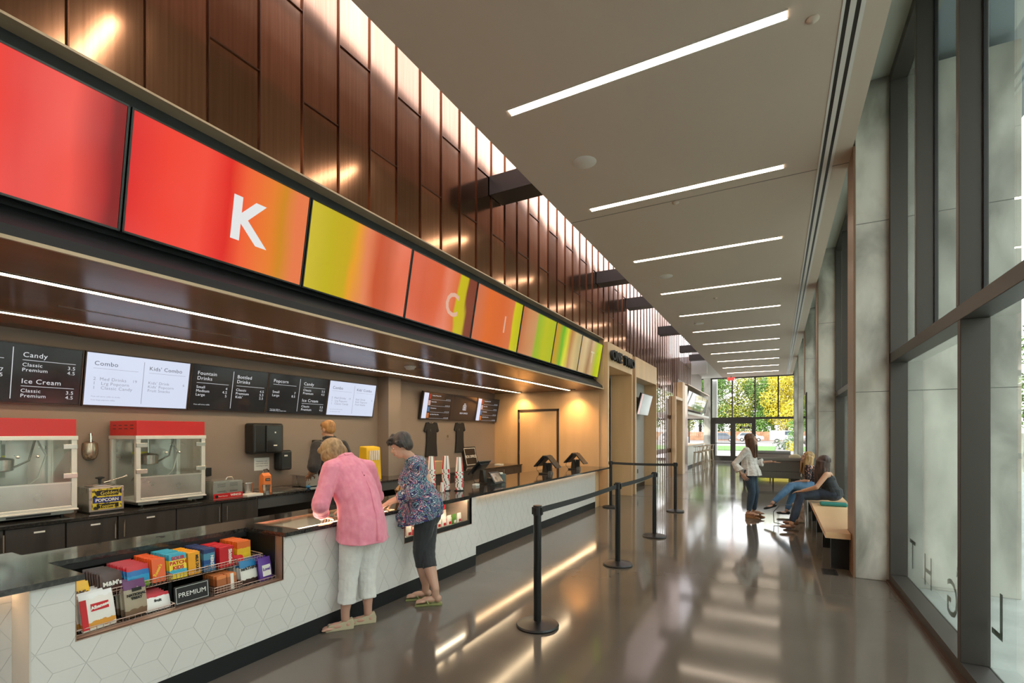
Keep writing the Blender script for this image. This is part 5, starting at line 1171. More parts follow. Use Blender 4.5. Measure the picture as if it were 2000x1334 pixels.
def car(x, y, col, label, van=0, rz=0):
    t = thing('car', label, 'car', (x, y, 0), rz=0, group='cars parked outside'); mp_ = mat('car_paint_%d' % len(MATS), col, .25, coat=.5)
    L_ = 4.7; prof = [(-2.35, .35), (2.35, .35), (2.35, .85), (2.2, 1.0), (1.3, 1.08), (.7, 1.65), (-1.6, 1.72), (-2.2, 1.12), (-2.35, 1.0)] if not van else [(-2.5, .4), (2.6, .4), (2.6, 1.0), (2.3, 1.15), (1.5, 1.25), (.9, 2.0), (-2.5, 2.05)]
    def Q(a, b): return (x + a, b)
    MB().prism([Q(a, b) for a, b in prof], 'y', y - .9, y + .9).build('body', mp_, t, bevel=.06)
    gl = [(.62, 1.56), (1.15, 1.1), (-1.9, 1.14), (-1.5, 1.62)] if not van else [(.85, 1.9), (1.35, 1.3), (-.3, 1.3), (-.3, 1.9)]
    m = MB(); m.prism([Q(a, b) for a, b in gl], 'y', y - .91, y + .91); m.build('side_window', mat('car_glass', (.05, .07, .09), .08), t)
    for a in (-1.45, 1.45):
        w = MB().cyl((x + a, y - .93, .34), .34, .22, 22, axis='y').build('wheel', mat('tyre', (.02, .02, .02), .8), t, smooth=True); MB().cyl((x + a, y - .94, .34), .2, .02, 16, axis='y').build('hubcap', M_steel, w)
        MB().cyl((x + a, y + .71, .34), .34, .22, 22, axis='y').build('wheel', MATS['tyre'], t, smooth=True)
    MB().box(x + (-2.52 if van else -2.37), x - 2.3, y - .85, y - .6, .8, 1.0).build('tail_light', mat('tail_red', (.6, .02, .02), .3), t)
    return t
car(-15.2, 85, (.42, .42, .42), 'white sport utility car seen through the window over the bar')
car(-20.3, 80, (.35, .03, .05), 'dark red car beside the white one, left in the bar window')
car(-9.4, 104, (.10, .11, .13), 'grey car seen through the left glass door')
car(-4.6, 106, (.40, .40, .41), 'white car seen through the right glass door')
car(1.4, 92, (.45, .45, .45), 'white van with red lights in the right far window', van=1)
car(6.8, 90, (.12, .13, .15), 'grey car partly behind the shrubs at the right edge of the far window')
t = thing('hanging_notice', 'small dark notice on the right glass door', 'notice', (-1.6, 30.4, 1.9)); MB().box(-1.85, -1.35, YF - .02, YF - .01, 1.86, 1.98).build('board', M_black, t)
text_mesh('lettering', 'ANGEL', .11, frame((-1.6, YF - .022, 1.885), (1, 0, 0), (0, 0, 1)), M_lbl, t, align='CENTER', depth=.001)

# the garden side, beyond the window bays
struct(MB().box(9.0, 9.3, -20, 60, -.1, 1.6).build('wall_garden', M_conc))
first = None
for i, (x, y) in enumerate(((13, -6), (14.5, 2), (13, 10), (15, 18), (13, 27), (14.5, 37))):
    lab = ['green garden tree beyond the windows, behind the camera', 'green garden tree beyond the nearest window bay', 'green garden tree beyond the first concrete fin', 'green garden tree beyond the bench window', 'green garden tree beyond the sofas\' window', 'green garden tree past the far end of the building'][i]
    if first is None: first = tree(x, y, 8.5, 3.2, LG, 91, lab, n=9000, base=1.6, sz=.13, group='garden trees beyond the side windows', name='garden_tree')
    else: dup(first, (x, y, 0), rz=i * 1.1, label=lab)
# ================================================================ people
def blob(name, mb, mt, parent, voxel=.006, it=4, fac=.5, wr=0, ws=.09):
    me = bpy.data.meshes.new(name); me.from_pydata(mb.v, [], mb.f); b = bmesh.new(); b.from_mesh(me); bmesh.ops.recalc_face_normals(b, faces=b.faces); b.to_mesh(me); b.free()
    o = bpy.data.objects.new('tmp_blob', me); COL.objects.link(o)
    r = o.modifiers.new('r', 'REMESH'); r.mode = 'VOXEL'; r.voxel_size = voxel
    if wr:
        tx = bpy.data.textures.get('crumple_%d' % int(ws * 1000)) or bpy.data.textures.new('crumple_%d' % int(ws * 1000), 'CLOUDS'); tx.noise_scale = ws; tx.noise_depth = 2
        dm_ = o.modifiers.new('d', 'DISPLACE'); dm_.texture = tx; dm_.strength = wr; dm_.mid_level = .5; dm_.texture_coords = 'LOCAL'
    if it: s_ = o.modifiers.new('s', 'SMOOTH'); s_.iterations = it; s_.factor = fac
    dg = bpy.context.evaluated_depsgraph_get(); me2 = bpy.data.meshes.new_from_object(o.evaluated_get(dg)); bpy.data.objects.remove(o)
    me2.name = name; me2.materials.clear(); me2.materials.append(mt); me2.polygons.foreach_set('use_smooth', [True] * len(me2.polygons))
    q = bpy.data.objects.new(name, me2); COL.objects.link(q); attach(q, parent); return q
def limb(m, pts, rad, flat=1.0, up=None, n=14, end=True):
    m.tube(pts, rad, n, flat=flat, up=up)
    rr = rad if isinstance(rad, (list, tuple)) else [rad] * len(pts)
    for i, (p, r_) in enumerate(zip(pts, rr)):
        if i == len(pts) - 1 and not end: continue
        if i in (0, len(pts) - 1) : m.ell(p, (r_ * min(1, flat), ) * 3 if flat < 1 else (r_,) * 3, 12, 8)
        elif flat == 1: m.ell(p, (r_ * .99,) * 3, 12, 8)
def basis(f, up=(0, 0, 1)):
    f = Vector(f).normalized(); u = Vector(up); l = u.cross(f).normalized(); u = f.cross(l); return f, l, u
def B3(f, l, u): return Matrix((f, l, u)).transposed()
def head_prims(m, c, f, up=(0, 0, 1), s=1.0, female=True):
    f, l, u = basis(f, up); c = Vector(c); M = B3(f, l, u)
    def E(a, b, z, r): m.ell(c + f * a * s + l * b * s + u * z * s, tuple(k * s for k in r), 20, 14, M)
    E(-.012, 0, .020, (.092, .074, .095)); E(.022, 0, -.045, (.066, .056, .070)); E(.052, 0, -.088, (.026, .026, .020))
    E(.062, .030, -.040, (.024, .022, .026)); E(.062, -.030, -.040, (.024, .022, .026)); E(.070, 0, .030, (.018, .045, .018))
    limb(m, [c + (f * .080 + u * .012) * s, c + (f * .098 - u * .022) * s], [.009 * s, .014 * s]); E(.094, .011, -.028, (.009,) * 3); E(.094, -.011, -.028, (.009,) * 3)
    E(.082, 0, -.055, (.012, .022, .006)); E(.080, 0, -.066, (.011, .019, .007))
    for sd in (-1, 1): E(-.012, .076 * sd, -.008, (.016, .008, .030))
def face_bits(parent, c, f, up=(0, 0, 1), s=1.0, lip=(.5, .16, .14), brow=(.08, .05, .03)):
    f, l, u = basis(f, up); c = Vector(c); M = B3(f, l, u)
    def E(nm, a, b, z, r, mt, extra=None):
        m = MB(); m.ell(c + f * a * s + l * b * s + u * z * s, tuple(k * s for k in r), 14, 10, M); return m.build(nm, mt, parent, smooth=True)
    for sd in (-1, 1):
        E('eye', .064, .027 * sd, .004, (.012, .013, .008), mat('eye_white', (.75, .72, .68), .25)); E('iris', .0745, .027 * sd, .003, (.004, .006, .006), mat('iris', (.05, .03, .02), .2))
        E('eyebrow', .079, .029 * sd, .028, (.004, .016, .0035), mat('brow_%d' % int(brow[0] * 100), brow, .8))
    E('lips', .086, 0, -.061, (.010, .021, .007), mat('lips', lip, .4))
def hand_prims(m, w, d, n, thumb, s=1.0, curl=.3, spread=.06):
    """w wrist, d direction of the fingers, n back-of-hand normal, thumb = side (+1/-1) relative to d x n"""
    d = Vector(d).normalized(); n = Vector(n); n = (n - d * n.dot(d)).normalized(); sd = d.cross(n).normalized() * thumb; w = Vector(w)
    M = Matrix((d, sd, n)).transposed()
    m.ell(w + d * .045 * s, (.050 * s, .040 * s, .015 * s), 16, 10, M); m.ell(w + d * .06 * s, (.034 * s, .041 * s, .013 * s), 16, 10, M)
    L_ = [.070, .080, .074, .058]
    for i in range(4):
        off = (.031 - .0207 * i) * s; p = w + d * .082 * s + sd * off; dd = (d + sd * spread * (1.5 - i)).normalized(); pts = [p - dd * .02 * s]; a = 0
        for k, fr in enumerate((.0, .45, .78, 1.0)):
            if k == 0: pts.append(p); continue
            a += curl * (.5 if k == 1 else .8); seg = L_[i] * s * ((.45, .33, .22)[k - 1]); q = dd * math.cos(a) - n * math.sin(a); p = p + q * seg; pts.append(p)
        limb(m, pts, [.0082 * s, .0085 * s, .0078 * s, .007 * s, .006 * s], n=10)
    b = w + d * .02 * s + sd * .030 * s; t1 = b + (d * .5 + sd * .8 - n * .25).normalized() * .036 * s; t2 = t1 + (d * .85 + sd * .35 - n * .3).normalized() * .028 * s; t3 = t2 + (d * .95 + sd * .05 - n * .3).normalized() * .022 * s
    limb(m, [w + d * .01 * s + sd * .015 * s, b, t1, t2, t3], [.014 * s, .013 * s, .010 * s, .009 * s, .0075 * s], n=10)
def foot_prims(m, ankle, d, s=1.0, heel=0.0):
    d = Vector(d).normalized(); a = Vector(ankle); l = Vector((0, 0, 1)).cross(d); z0 = a.z; g = -a.z
    M = Matrix((d, l, Vector((0, 0, 1)))).transposed()
    m.ell(a + d * -.02 + Vector((0, 0, -.045)), (.038, .032, .035), 14, 10, M); m.ell(a + d * .06 * s + Vector((0, 0, -.05)), (.075, .033, .028), 14, 10, M); m.ell(a + d * .13 * s + Vector((0, 0, -.062)), (.05, .040, .018), 14, 10, M)
    for i in range(5):
        q = a + d * (.165 - .012 * i) * s + l * (.028 - .0155 * i) * (1) + Vector((0, 0, -.066)); m.ell(q, (.020, .0085 if i else .011, .010), 10, 8, M)
def hair_strands(m, c, f, up, pts_list, r):
    pass
SK1 = mat('skin_fair', (.56, .33, .24), .5); SK2 = mat('skin_tan', (.55, .30, .19), .5); SK3 = mat('skin_rosy', (.58, .32, .24), .5)
for q in (SK1, SK2, SK3): nodes(q)[2].inputs['Subsurface Weight'].default_value = .06; nodes(q)[2].inputs['Subsurface Radius'].default_value = (.02, .008, .004)
def hairmat(nm, a, b): return noise_col(mat(nm, a, .45), a, b, 26, 5, (1, 1, .22), .35, .65, bump=.35, bscale=60, distort=.3)
def cloth(nm, a, b, sc=9, bump=.25): return noise_col(mat(nm, a, .8, sheen=.15), a, b, sc, 5, (1, 1, .7), .3, .7, bump=bump, bscale=sc * 2)

# ---------- woman in the pink shirt, bent over the glass display, seen from behind
t = thing('person', 'woman in a pink linen shirt and white cropped trousers bending over the glass display', 'person', (-3.05, 2.96, 0))
aL, aR = Vector((-3.105, 2.865, .085)), Vector((-3.04, 3.05, .085)); fd = (-.62, -.78, 0)
hL, hR = Vector((-3.045, 2.905, .86)), Vector((-3.03, 3.08, .86)); kL, kR = Vector((-3.09, 2.89, .46)), Vector((-3.06, 3.06, .46))
ch = Vector((-3.19, 2.98, 1.22)); nk = Vector((-3.27, 2.97, 1.375)); hd = Vector((-3.355, 2.955, 1.415)); hf = Vector((-.72, -.25, -.62)); hu = Vector((-.60, -.12, .78))
sL, sR = Vector((-3.20, 2.80, 1.30)), Vector((-3.16, 3.16, 1.29)); eL, eR = Vector((-3.16, 2.665, 1.03)), Vector((-3.20, 3.33, 1.03)); wL, wR = Vector((-3.31, 2.80, .905)), Vector((-3.40, 3.20, .92))
b = MB()
for a, k, h in ((aL, kL, hL), (aR, kR, hR)): limb(b, [a, a + Vector((0, 0, .06)), a.lerp(k, .55), k, h], [.034, .036, .056, .056, .082]); foot_prims(b, a, fd)
b.ell((-3.05, 2.99, .93), (.12, .155, .12)); limb(b, [(-3.06, 2.99, .92), (-3.12, 2.985, 1.1), ch], [.12, .115, .12]); limb(b, [sL, ch, sR], [.05, .09, .05]); limb(b, [ch, nk, hd + Vector((.02, 0, -.03))], [.07, .05, .048])
for s_, e_, w_ in ((sL, eL, wL), (sR, eR, wR)): limb(b, [s_, e_, w_], [.045, .040, .026])
head_prims(b, hd, hf, hu); hand_prims(b, wL, (-.35, .55, -.1), (0, 0, 1), 1, curl=.45); hand_prims(b, wR, (-.55, -.5, -.1), (0, 0, 1), -1, curl=.4)
blob('body', b, SK3, t, .0048, 3); face_bits(t, hd, hf, hu)
PK = cloth('pink_linen', (.80, .24, .34), (.88, .33, .43), 22, .10)
c = MB(); M0 = Matrix.Rotation(R(-22), 3, 'Y')
c.lathe([(.150, 0), (.162, .10), (.165, .22), (.158, .33)], (0, 0, 0), 40)
# shirt as a loft of ellipses from hem to collar
def loft(m, secs, n=40, cap=True, ripple=0, rn=9, seed=0):
    vs = []
    for k, (cc, rx, ry, ax) in enumerate(secs):
        f_, l_, u_ = ax; cc = Vector(cc); amp = ripple * max(0, 1 - k / (len(secs) - 1) * 1.4)
        for i in range(n):
            a = 2 * math.pi * i / n; rr = 1 + amp * math.sin(rn * a + seed + k * .25) + amp * .5 * math.sin((rn * 2 + 1) * a + seed * 2)
            vs.append(cc + f_ * rx * rr * math.cos(a) + l_ * ry * rr * math.sin(a))
    fs = [(k * n + i, k * n + (i + 1) % n, (k + 1) * n + (i + 1) % n, (k + 1) * n + i) for k in range(len(secs) - 1) for i in range(n)]
    if cap: fs += [list(range(n))[::-1], list(range((len(secs) - 1) * n, len(secs) * n))]
    m.add(vs, fs)
X_, Y_, Z_ = Vector((1, 0, 0)), Vector((0, 1, 0)), Vector((0, 0, 1))
def axs(tilt): q = Matrix.Rotation(R(tilt), 3, 'Y'); return (q @ X_, Y_, q @ Z_)
c = MB()
loft(c, [((-3.035, 2.985, .715), .195, .225, axs(4)), ((-3.04, 2.985, .80), .185, .215, axs(0)), ((-3.05, 2.985, .92), .17, .20, axs(-8)), ((-3.085, 2.985, 1.04), .155, .192, axs(-20)), ((-3.14, 2.985, 1.16), .15, .20, axs(-30)), ((-3.19, 2.982, 1.26), .13, .205, axs(-38)), ((-3.225, 2.98, 1.33), .10, .16, axs(-45)), ((-3.265, 2.975, 1.385), .07, .075, axs(-48))], ripple=.03, rn=7)
limb(c, [sL + Vector((0, .03, .0)), sL, sL.lerp(eL, .5), eL, eL.lerp(wL, .55)], [.085, .078, .072, .068, .058]); limb(c, [sR + Vector((0, -.03, 0)), sR, sR.lerp(eR, .5), eR, eR.lerp(wR, .55)], [.085, .078, .07, .064, .056])
limb(c, [sL, (-3.22, 2.98, 1.325), sR], [.08, .085, .08])
for k in range(2): c.ell(eL.lerp(wL, .45 + .12 * k), (.066, .066, .02), 16, 8, B3(*basis((wL - eL).orthogonal(), (wL - eL)))); c.ell(eR.lerp(wR, .45 + .12 * k), (.062, .062, .02), 16, 8, B3(*basis((wR - eR).orthogonal(), (wR - eR))))
sh = blob('shirt', c, PK, t, .006, 3, wr=.020, ws=.12)
m = MB(); m.tube([(-3.19, 2.93, 1.42), (-3.19, 2.98, 1.425), (-3.20, 3.03, 1.415)], .016, 8, flat=.5)
m.tube([(-3.215, 2.905, 1.39), (-3.195, 2.95, 1.415), (-3.195, 3.01, 1.415), (-3.22, 3.06, 1.385)], .022, 8); m.build('collar', PK, sh, smooth=True)
m = MB(); m.prism([(2.99, 1.13), (3.02, .72), (2.955, .72)], 'x', -2.865, -2.853); 
m = MB(); m.tube([(-3.045, 2.99, 1.28), (-2.955, 2.99, 1.14), (-2.90, 2.985, 1.0), (-2.865, 2.98, .86), (-2.842, 2.975, .73)], [.004, .006, .010, .014, .018], 8); m.build('back_pleat', PK, sh, smooth=True)
for z, x in ((1.33, -3.095), (1.25, -3.02), (1.14, -2.955)):
    MB().ell((x, 2.99, z), (.006,) * 3, 8, 6).build('button', mat('pink_button', (.45, .08, .14), .4), sh)
m = MB(); limb(m, [hL + Vector((0, .02, 0)), hL.lerp(kL, .3), kL, kL.lerp(aL, .42), kL.lerp(aL, .66)], [.118, .108, .080, .072, .074], end=False); m2 = m
limb(m, [hR + Vector((0, -.02, 0)), hR.lerp(kR, .3), kR, kR.lerp(aR, .42), kR.lerp(aR, .66)], [.118, .106, .079, .071, .073], end=False); m.ell((-3.04, 2.99, .88), (.155, .19, .13)); blob('trousers', m, cloth('white_denim', (.74, .72, .70), (.82, .80, .78), 11, .35), t, .006, 2, wr=.012, ws=.05)
def shoe(mt, a, d, s=1.0, top=.075, wedge=.03, mt2=None, parent=None, open_=False, L1=.245):
    d = Vector(d).normalized(); l = Z_.cross(d); g = Vector((a.x, a.y, 0))
    m = MB(); M = Matrix((d, l, Z_)).transposed().to_4x4(); M.translation = g
    pr = [(-.065, 0), (-.068, top * .8), (-.055, top + wedge), (.0, top * .75 + wedge), (.06, top * .6 + wedge * .7), (L1 - .09, .045 + wedge * .2), (L1 - .065, .02), (L1 - .065, 0)]
    if open_: pr = [(-.06, 0), (-.062, .022 + wedge), (.05, .020 + wedge * .6), (L1 - .06, .018), (L1 - .055, 0)]
    n = len(pr); vs = []
    for q, w in ((-1, 1), (1, 1)):
        for (px_, pz) in pr:
            wd = .031 if px_ < 0 else (.038 if px_ > .08 else .034); wd *= .75 if px_ > L1 - .08 else 1
            vs.append(M @ Vector((px_, q * wd * (1 if pz < .03 else .85), pz)))
    m.add(vs, [list(range(n)), list(range(n, 2 * n))[::-1]] + [(i, n + i, n + (i + 1) % n, (i + 1) % n) for i in range(n)])
    return blob('shoe', m, mt, parent, .004, 3)
GS = mat('gold_leather', (.52, .44, .30), .4)
shoe(GS, aL, fd, parent=t, top=.06, wedge=.025, L1=.218); shoe(GS, aR, fd, parent=t, top=.06, wedge=.025, L1=.218)
def hair(parent, nm, mt, c, f, up, prims, lofts=None, vox=.006, it=2):
    f, l, u = basis(f, up); c = Vector(c); M = B3(f, l, u); m = MB()
    for (a, b_, z, r) in prims: m.ell(c + f * a + l * b_ + u * z, r, 20, 14, M)
    for (pts, rad, fl) in (lofts or []): 
        limb(m, [c + f * p[0] + l * p[1] + u * p[2] for p in pts], rad, flat=fl, up=tuple(l))
    return blob(nm, m, mt, parent, vox, it)
rnd = random.Random(3)
def locks(n, r0, z0, z1, back=-.05, wid=.085, rr=.012, wave=.012, amin=40, amax=320):
    out = []
    for i in range(n):
        a = R(amin + (amax - amin) * i / (n - 1)); x = .085 * math.cos(a); y = wid * math.sin(a); zz = z1 + rnd.uniform(-.02, .02)
        out.append(([(x * .6, y * .6, z0), (x * 1.05, y * 1.08, z0 - .07), (x * 1.1 + rnd.uniform(-wave, wave), y * 1.1, (z0 + zz) / 2), (x * .95 + back * .2, y + rnd.uniform(-wave, wave), zz)], [rr, rr * 1.5, rr * 1.5, rr * .6], 1.0))
    return out
hair(t, 'hair', hairmat('hair_dark_blonde', (.20, .11, .045), (.50, .32, .15)), hd, hf, hu, [(-.025, 0, .045, (.105, .095, .095)), (-.045, 0, -.01, (.085, .092, .085)), (-.03, .06, -.035, (.05, .04, .06)), (-.03, -.06, -.035, (.05, .04, .06)), (.04, 0, .085, (.05, .07, .035))], locks(22, 0, .08, -.085, rr=.013, wave=.01, amin=60, amax=300), .005, 2)
m = MB(); m.box(-3.46, -3.36, 2.90, 2.97, ZT + .004, ZT + .018); t2 = thing('black_phone', 'black phone or wallet under the hand of the pink shirted woman', 'phone', (-3.4, 2.93, ZT)); m.build('case', M_black, t2, bevel=.004)

# ---------- woman in the patterned blouse
t = thing('person', 'grey haired woman in a blue paisley blouse and black capri trousers', 'person', (-3.0, 3.7, 0))
F_ = Vector((-.83, -.55, 0)).normalized(); Lf = Z_.cross(F_)
aR = Vector((-2.80, 3.665, .085)); aL = Vector((-2.975, 3.74, .085)); hp = Vector((-2.985, 3.77, .86)); 
hL, hR = hp + Lf * .075, hp - Lf * .085; kR = aR.lerp(hR, .5) + F_ * .04; kL = aL.lerp(hL, .5) + F_ * .05; kR.z = kL.z = .46
wa = Vector((-3.01, 3.755, 1.02)); ch = Vector((-3.075, 3.715, 1.22)); nk = Vector((-3.12, 3.685, 1.37)); hd = Vector((-3.195, 3.635, 1.478)); hf = Vector((-.76, -.52, -.42)); hu = Vector((-.30, -.2, .93))
sR = ch - Lf * .17 + Vector((.02, .01, .085)); sL = ch + Lf * .15 + Vector((0, 0, .08)); eR = Vector((-2.985, 3.545, 1.04)); wR = Vector((-3.195, 3.49, .955)); eL = Vector((-3.22, 3.86, 1.03)); wL = Vector((-3.28, 3.62, .94))
b = MB()
for a, k, h in ((aL, kL, hL), (aR, kR, hR)): limb(b, [a, a + Vector((0, 0, .06)), a.lerp(k, .6), k, h], [.034, .037, .058, .052, .078]); foot_prims(b, a + Vector((0, 0, .02)), (-.75, -.62, 0))
b.ell(hp + Vector((0, 0, .05)), (.13, .14, .12)); limb(b, [hp, wa, ch], [.12, .11, .11]); limb(b, [sL, ch + Vector((0, 0, .05)), sR], [.045, .08, .045]); limb(b, [ch, nk, hd - Vector((-.02, -.01, .05))], [.07, .050, .048])
for s_, e_, w_ in ((sL, eL, wL), (sR, eR, wR)): limb(b, [s_, e_, e_.lerp(w_, .5), w_], [.045, .042, .037, .026])
head_prims(b, hd, hf, hu); hand_prims(b, wR, (-.75, -.35, -.5), (.2, -.3, .9), 1, curl=.55); hand_prims(b, wL, (-.5, -.7, -.4), (0, 0, 1), -1, curl=.5)
blob('body', b, SK1, t, .0048, 3); face_bits(t, hd, hf, hu, brow=(.12, .09, .08))
PA = mat('paisley_print', (.2, .3, .4), .6)
N, L, bb = nodes(PA); tcn = N.new('ShaderNodeTexCoord'); nz = N.new('ShaderNodeTexNoise'); nz.inputs['Scale'].default_value = 9; nz.inputs['Detail'].default_value = 1.5; nz.inputs['Distortion'].default_value = 2.2; rp_ = N.new('ShaderNodeValToRGB'); L.new(tcn.outputs['Object'], nz.inputs[0]); L.new(nz.outputs[0], rp_.inputs[0]); rp_.color_ramp.interpolation = 'CONSTANT'; e = rp_.color_ramp.elements
pc = [(0, (25, 25, 35)), (.30, (20, 110, 130)), (.355, (225, 228, 232)), (.375, (30, 40, 95)), (.42, (55, 45, 60)), (.445, (20, 125, 145)), (.475, (205, 205, 210)), (.49, (20, 22, 30)), (.52, (70, 75, 150)), (.55, (30, 30, 40)), (.57, (200, 120, 130)), (.60, (225, 225, 228)), (.615, (25, 120, 140)), (.66, (150, 60, 95)), (.70, (20, 20, 28))]
for i, (p, cc) in enumerate(pc):
    q = e[i] if i < 2 else e.new(p); q.position = p; q.color = (*srgb(*cc), 1)
L.new(rp_.outputs[0], bb.inputs['Base Color'])
c = MB(); A0 = (F_, Lf, Z_); A1 = (Matrix.Rotation(R(-14), 3, Lf) @ F_, Lf, Z_)
def fr(d): q = Matrix.Rotation(R(d), 3, Lf); return (q @ F_, Lf, q @ Z_)
loft(c, [(hp + F_ * .055 + Z_ * -.10, .215, .225, fr(14)), (hp + F_ * .035 + Z_ * -.0, .20, .215, fr(8)), (hp + F_ * .03 + Z_ * .10, .175, .19, fr(2)), (wa + F_ * .025 + Z_ * .02, .150, .165, fr(2)), (ch + F_ * .02 + Z_ * -.08, .150, .175, fr(8)), (ch + F_ * .02 + Z_ * .02, .135, .18, fr(14)), (ch + F_ * .01 + Z_ * .10, .10, .15, fr(20)), (nk + Z_ * -.005, .06, .062, fr(24))], ripple=.04, rn=6)
limb(c, [sR + Lf * .04, sR, sR.lerp(eR, .5), eR, eR.lerp(wR, .40)], [.072, .068, .066, .068, .066]); limb(c, [sL - Lf * .04, sL, eL, eL.lerp(wL, .4)], [.072, .068, .062, .06])
limb(c, [hp + F_ * .20 + Z_ * .05, hp + F_ * .24 + Z_ * -.06, hp + F_ * .23 - Lf * .02 + Z_ * -.17], [.06, .065, .02]); blob('blouse', c, PA, t, .006, 2, wr=.016, ws=.06)
m = MB(); limb(m, [hL - Z_ * .05, hL.lerp(kL, .4), kL, kL.lerp(aL, .20), kL.lerp(aL, .36)], [.105, .097, .074, .067, .064], end=False); limb(m, [hR - Z_ * .05, hR.lerp(kR, .4), kR, kR.lerp(aR, .20), kR.lerp(aR, .36)], [.106, .10, .076, .069, .066], end=False); m.ell(hp - Z_ * .06, (.135, .15, .12)); blob('trousers', m, cloth('charcoal_knit', (.022, .026, .030), (.034, .038, .042), 9, .15), t, .006, 2, wr=.008, ws=.05)
for a in (aL, aR):
    shoe(mat('olive_sandal', (.26, .27, .10), .6), a, (-.75, -.62, 0), parent=t, open_=True, wedge=.0)
    d = Vector((-.75, -.62, 0)).normalized(); l = Z_.cross(d); g = Vector((a.x, a.y, 0)); m = MB(); m.tube([g + d * .06 + l * .042 + Z_ * .022, g + d * .09 + l * .02 + Z_ * .062, g + d * .135 + Z_ * .045, g + d * .09 - l * .02 + Z_ * .062, g + d * .06 - l * .042 + Z_ * .022], .006, 6); m.build('sandal_strap', mat('green_strap', (.30, .36, .12), .5), t)
hair(t, 'hair', hairmat('hair_dark_grey', (.018, .014, .012), (.095, .075, .066)), hd, hf, hu, [(-.03, 0, .050, (.100, .090, .085)), (-.065, 0, .0, (.062, .080, .080)), (.045, 0, .088, (.050, .072, .032)), (.07, .02, .062, (.025, .05, .03))], [([(.02, -.03, .12), (.09, -.04, .075), (.095, -.055, .035)], [.016, .014, .006], 1), ([(.02, .03, .12), (.095, .03, .08), (.10, .045, .045)], [.018, .014, .006], 1)] + locks(16, 0, .09, -.03, rr=.012, wave=.006, amin=85, amax=275), .005, 2)
m = MB(); f_, l_, u_ = basis(hf, hu); m.ell(hd - l_ * .078 + u_ * -.045 - f_ * .01, (.007,) * 3, 10, 8); m.build('earring', M_steel, t)

# ---------- worker behind the counter
t = thing('person', 'worker in a black polo shirt with short reddish hair, back turned at the rear counter', 'person', (-5.1, 4.47, 0))
F_ = Vector((-1, .05, 0)).normalized(); Lf = Z_.cross(F_); hp = Vector((-5.08, 4.47, .93)); b = MB()
for sd in (1, -1):
    a = Vector((-5.06, 4.47 - sd * .10, .09)); k = Vector((-5.08, 4.47 - sd * .10, .50)); h = hp + Lf * .09 * sd; limb(b, [a, a.lerp(k, .6), k, h], [.04, .058, .06, .085]); foot_prims(b, a, F_)
ch = Vector((-5.12, 4.47, 1.33)); nk = Vector((-5.13, 4.472, 1.52)); hd = Vector((-5.165, 4.475, 1.645)); hf = Vector((-.96, .05, -.25))
limb(b, [hp, (-5.1, 4.47, 1.12), ch], [.12, .115, .125]); sL = Vector((-5.12, 4.265, 1.43)); sR = Vector((-5.12, 4.675, 1.43)); limb(b, [sL, ch + Z_ * .08, sR], [.055, .09, .055]); limb(b, [ch, nk, hd - Z_ * .06], [.08, .058, .058]); head_prims(b, hd, hf, s=1.02)
eL = Vector((-5.07, 4.17, 1.16)); wL = Vector((-5.27, 4.28, 1.06)); eR = Vector((-5.1, 4.79, 1.16)); wR = Vector((-5.33, 4.68, 1.05))
for s_, e_, w_ in ((sL, eL, wL), (sR, eR, wR)): limb(b, [s_, e_, e_.lerp(w_, .4), w_], [.052, .046, .044, .03])
hand_prims(b, wL, (-.8, .4, -.3), (0, 0, 1), 1, curl=.5); hand_prims(b, wR, (-.8, -.4, -.3), (0, 0, 1), -1, curl=.5); blob('body', b, SK2, t, .0055, 3); face_bits(t, hd, hf, s=1.02)
c = MB(); ax = (F_, Lf, Z_)
loft(c, [(hp + Z_ * -.08, .15, .185, ax), (hp + Z_ * .1, .145, .18, ax), ((-5.10, 4.47, 1.15), .145, .185, ax), ((-5.12, 4.47, 1.30), .145, .205, ax), ((-5.12, 4.47, 1.40), .13, .21, ax), ((-5.125, 4.47, 1.47), .10, .15, ax), ((-5.13, 4.472, 1.53), .068, .072, ax)], ripple=.02)
for s_, e_ in ((sL, eL), (sR, eR)): limb(c, [s_, s_.lerp(e_, .5), s_.lerp(e_, .92)], [.078, .078, .080])
blob('polo_shirt', c, cloth('black_polo', (.020, .018, .020), (.034, .030, .032), 8, .2), t, .007, 2, wr=.014, ws=.08)
m = MB(); m.tube([(-5.19, 4.42, 1.535), (-5.12, 4.40, 1.55), (-5.07, 4.44, 1.545), (-5.06, 4.47, 1.54), (-5.07, 4.51, 1.545), (-5.12, 4.545, 1.55), (-5.19, 4.525, 1.535)], .014, 8, flat=1.3); m.build('collar', MATS['black_polo'], t, smooth=True)
m = MB()
for sd in (1, -1): limb(m, [hp + Lf * .09 * sd, (-5.08, 4.47 - sd * .10, .50), (-5.06, 4.47 - sd * .10, .10)], [.115, .085, .07])
m.ell(hp, (.13, .17, .12)); blob('trousers', m, mat('black_twill', (.02, .02, .022), .8), t, .009, 2)
for sd in (1, -1): shoe(M_black, Vector((-5.06, 4.47 - sd * .10, .09)), F_, parent=t, L1=.28)
hair(t, 'hair', hairmat('hair_ginger', (.30, .13, .045), (.55, .30, .11)), hd, hf, (0, 0, 1), [(-.022, 0, .040, (.098, .082, .086)), (-.05, 0, .0, (.062, .072, .07)), (.03, 0, .075, (.06, .068, .045))], None, .005, 1)
c2 = None

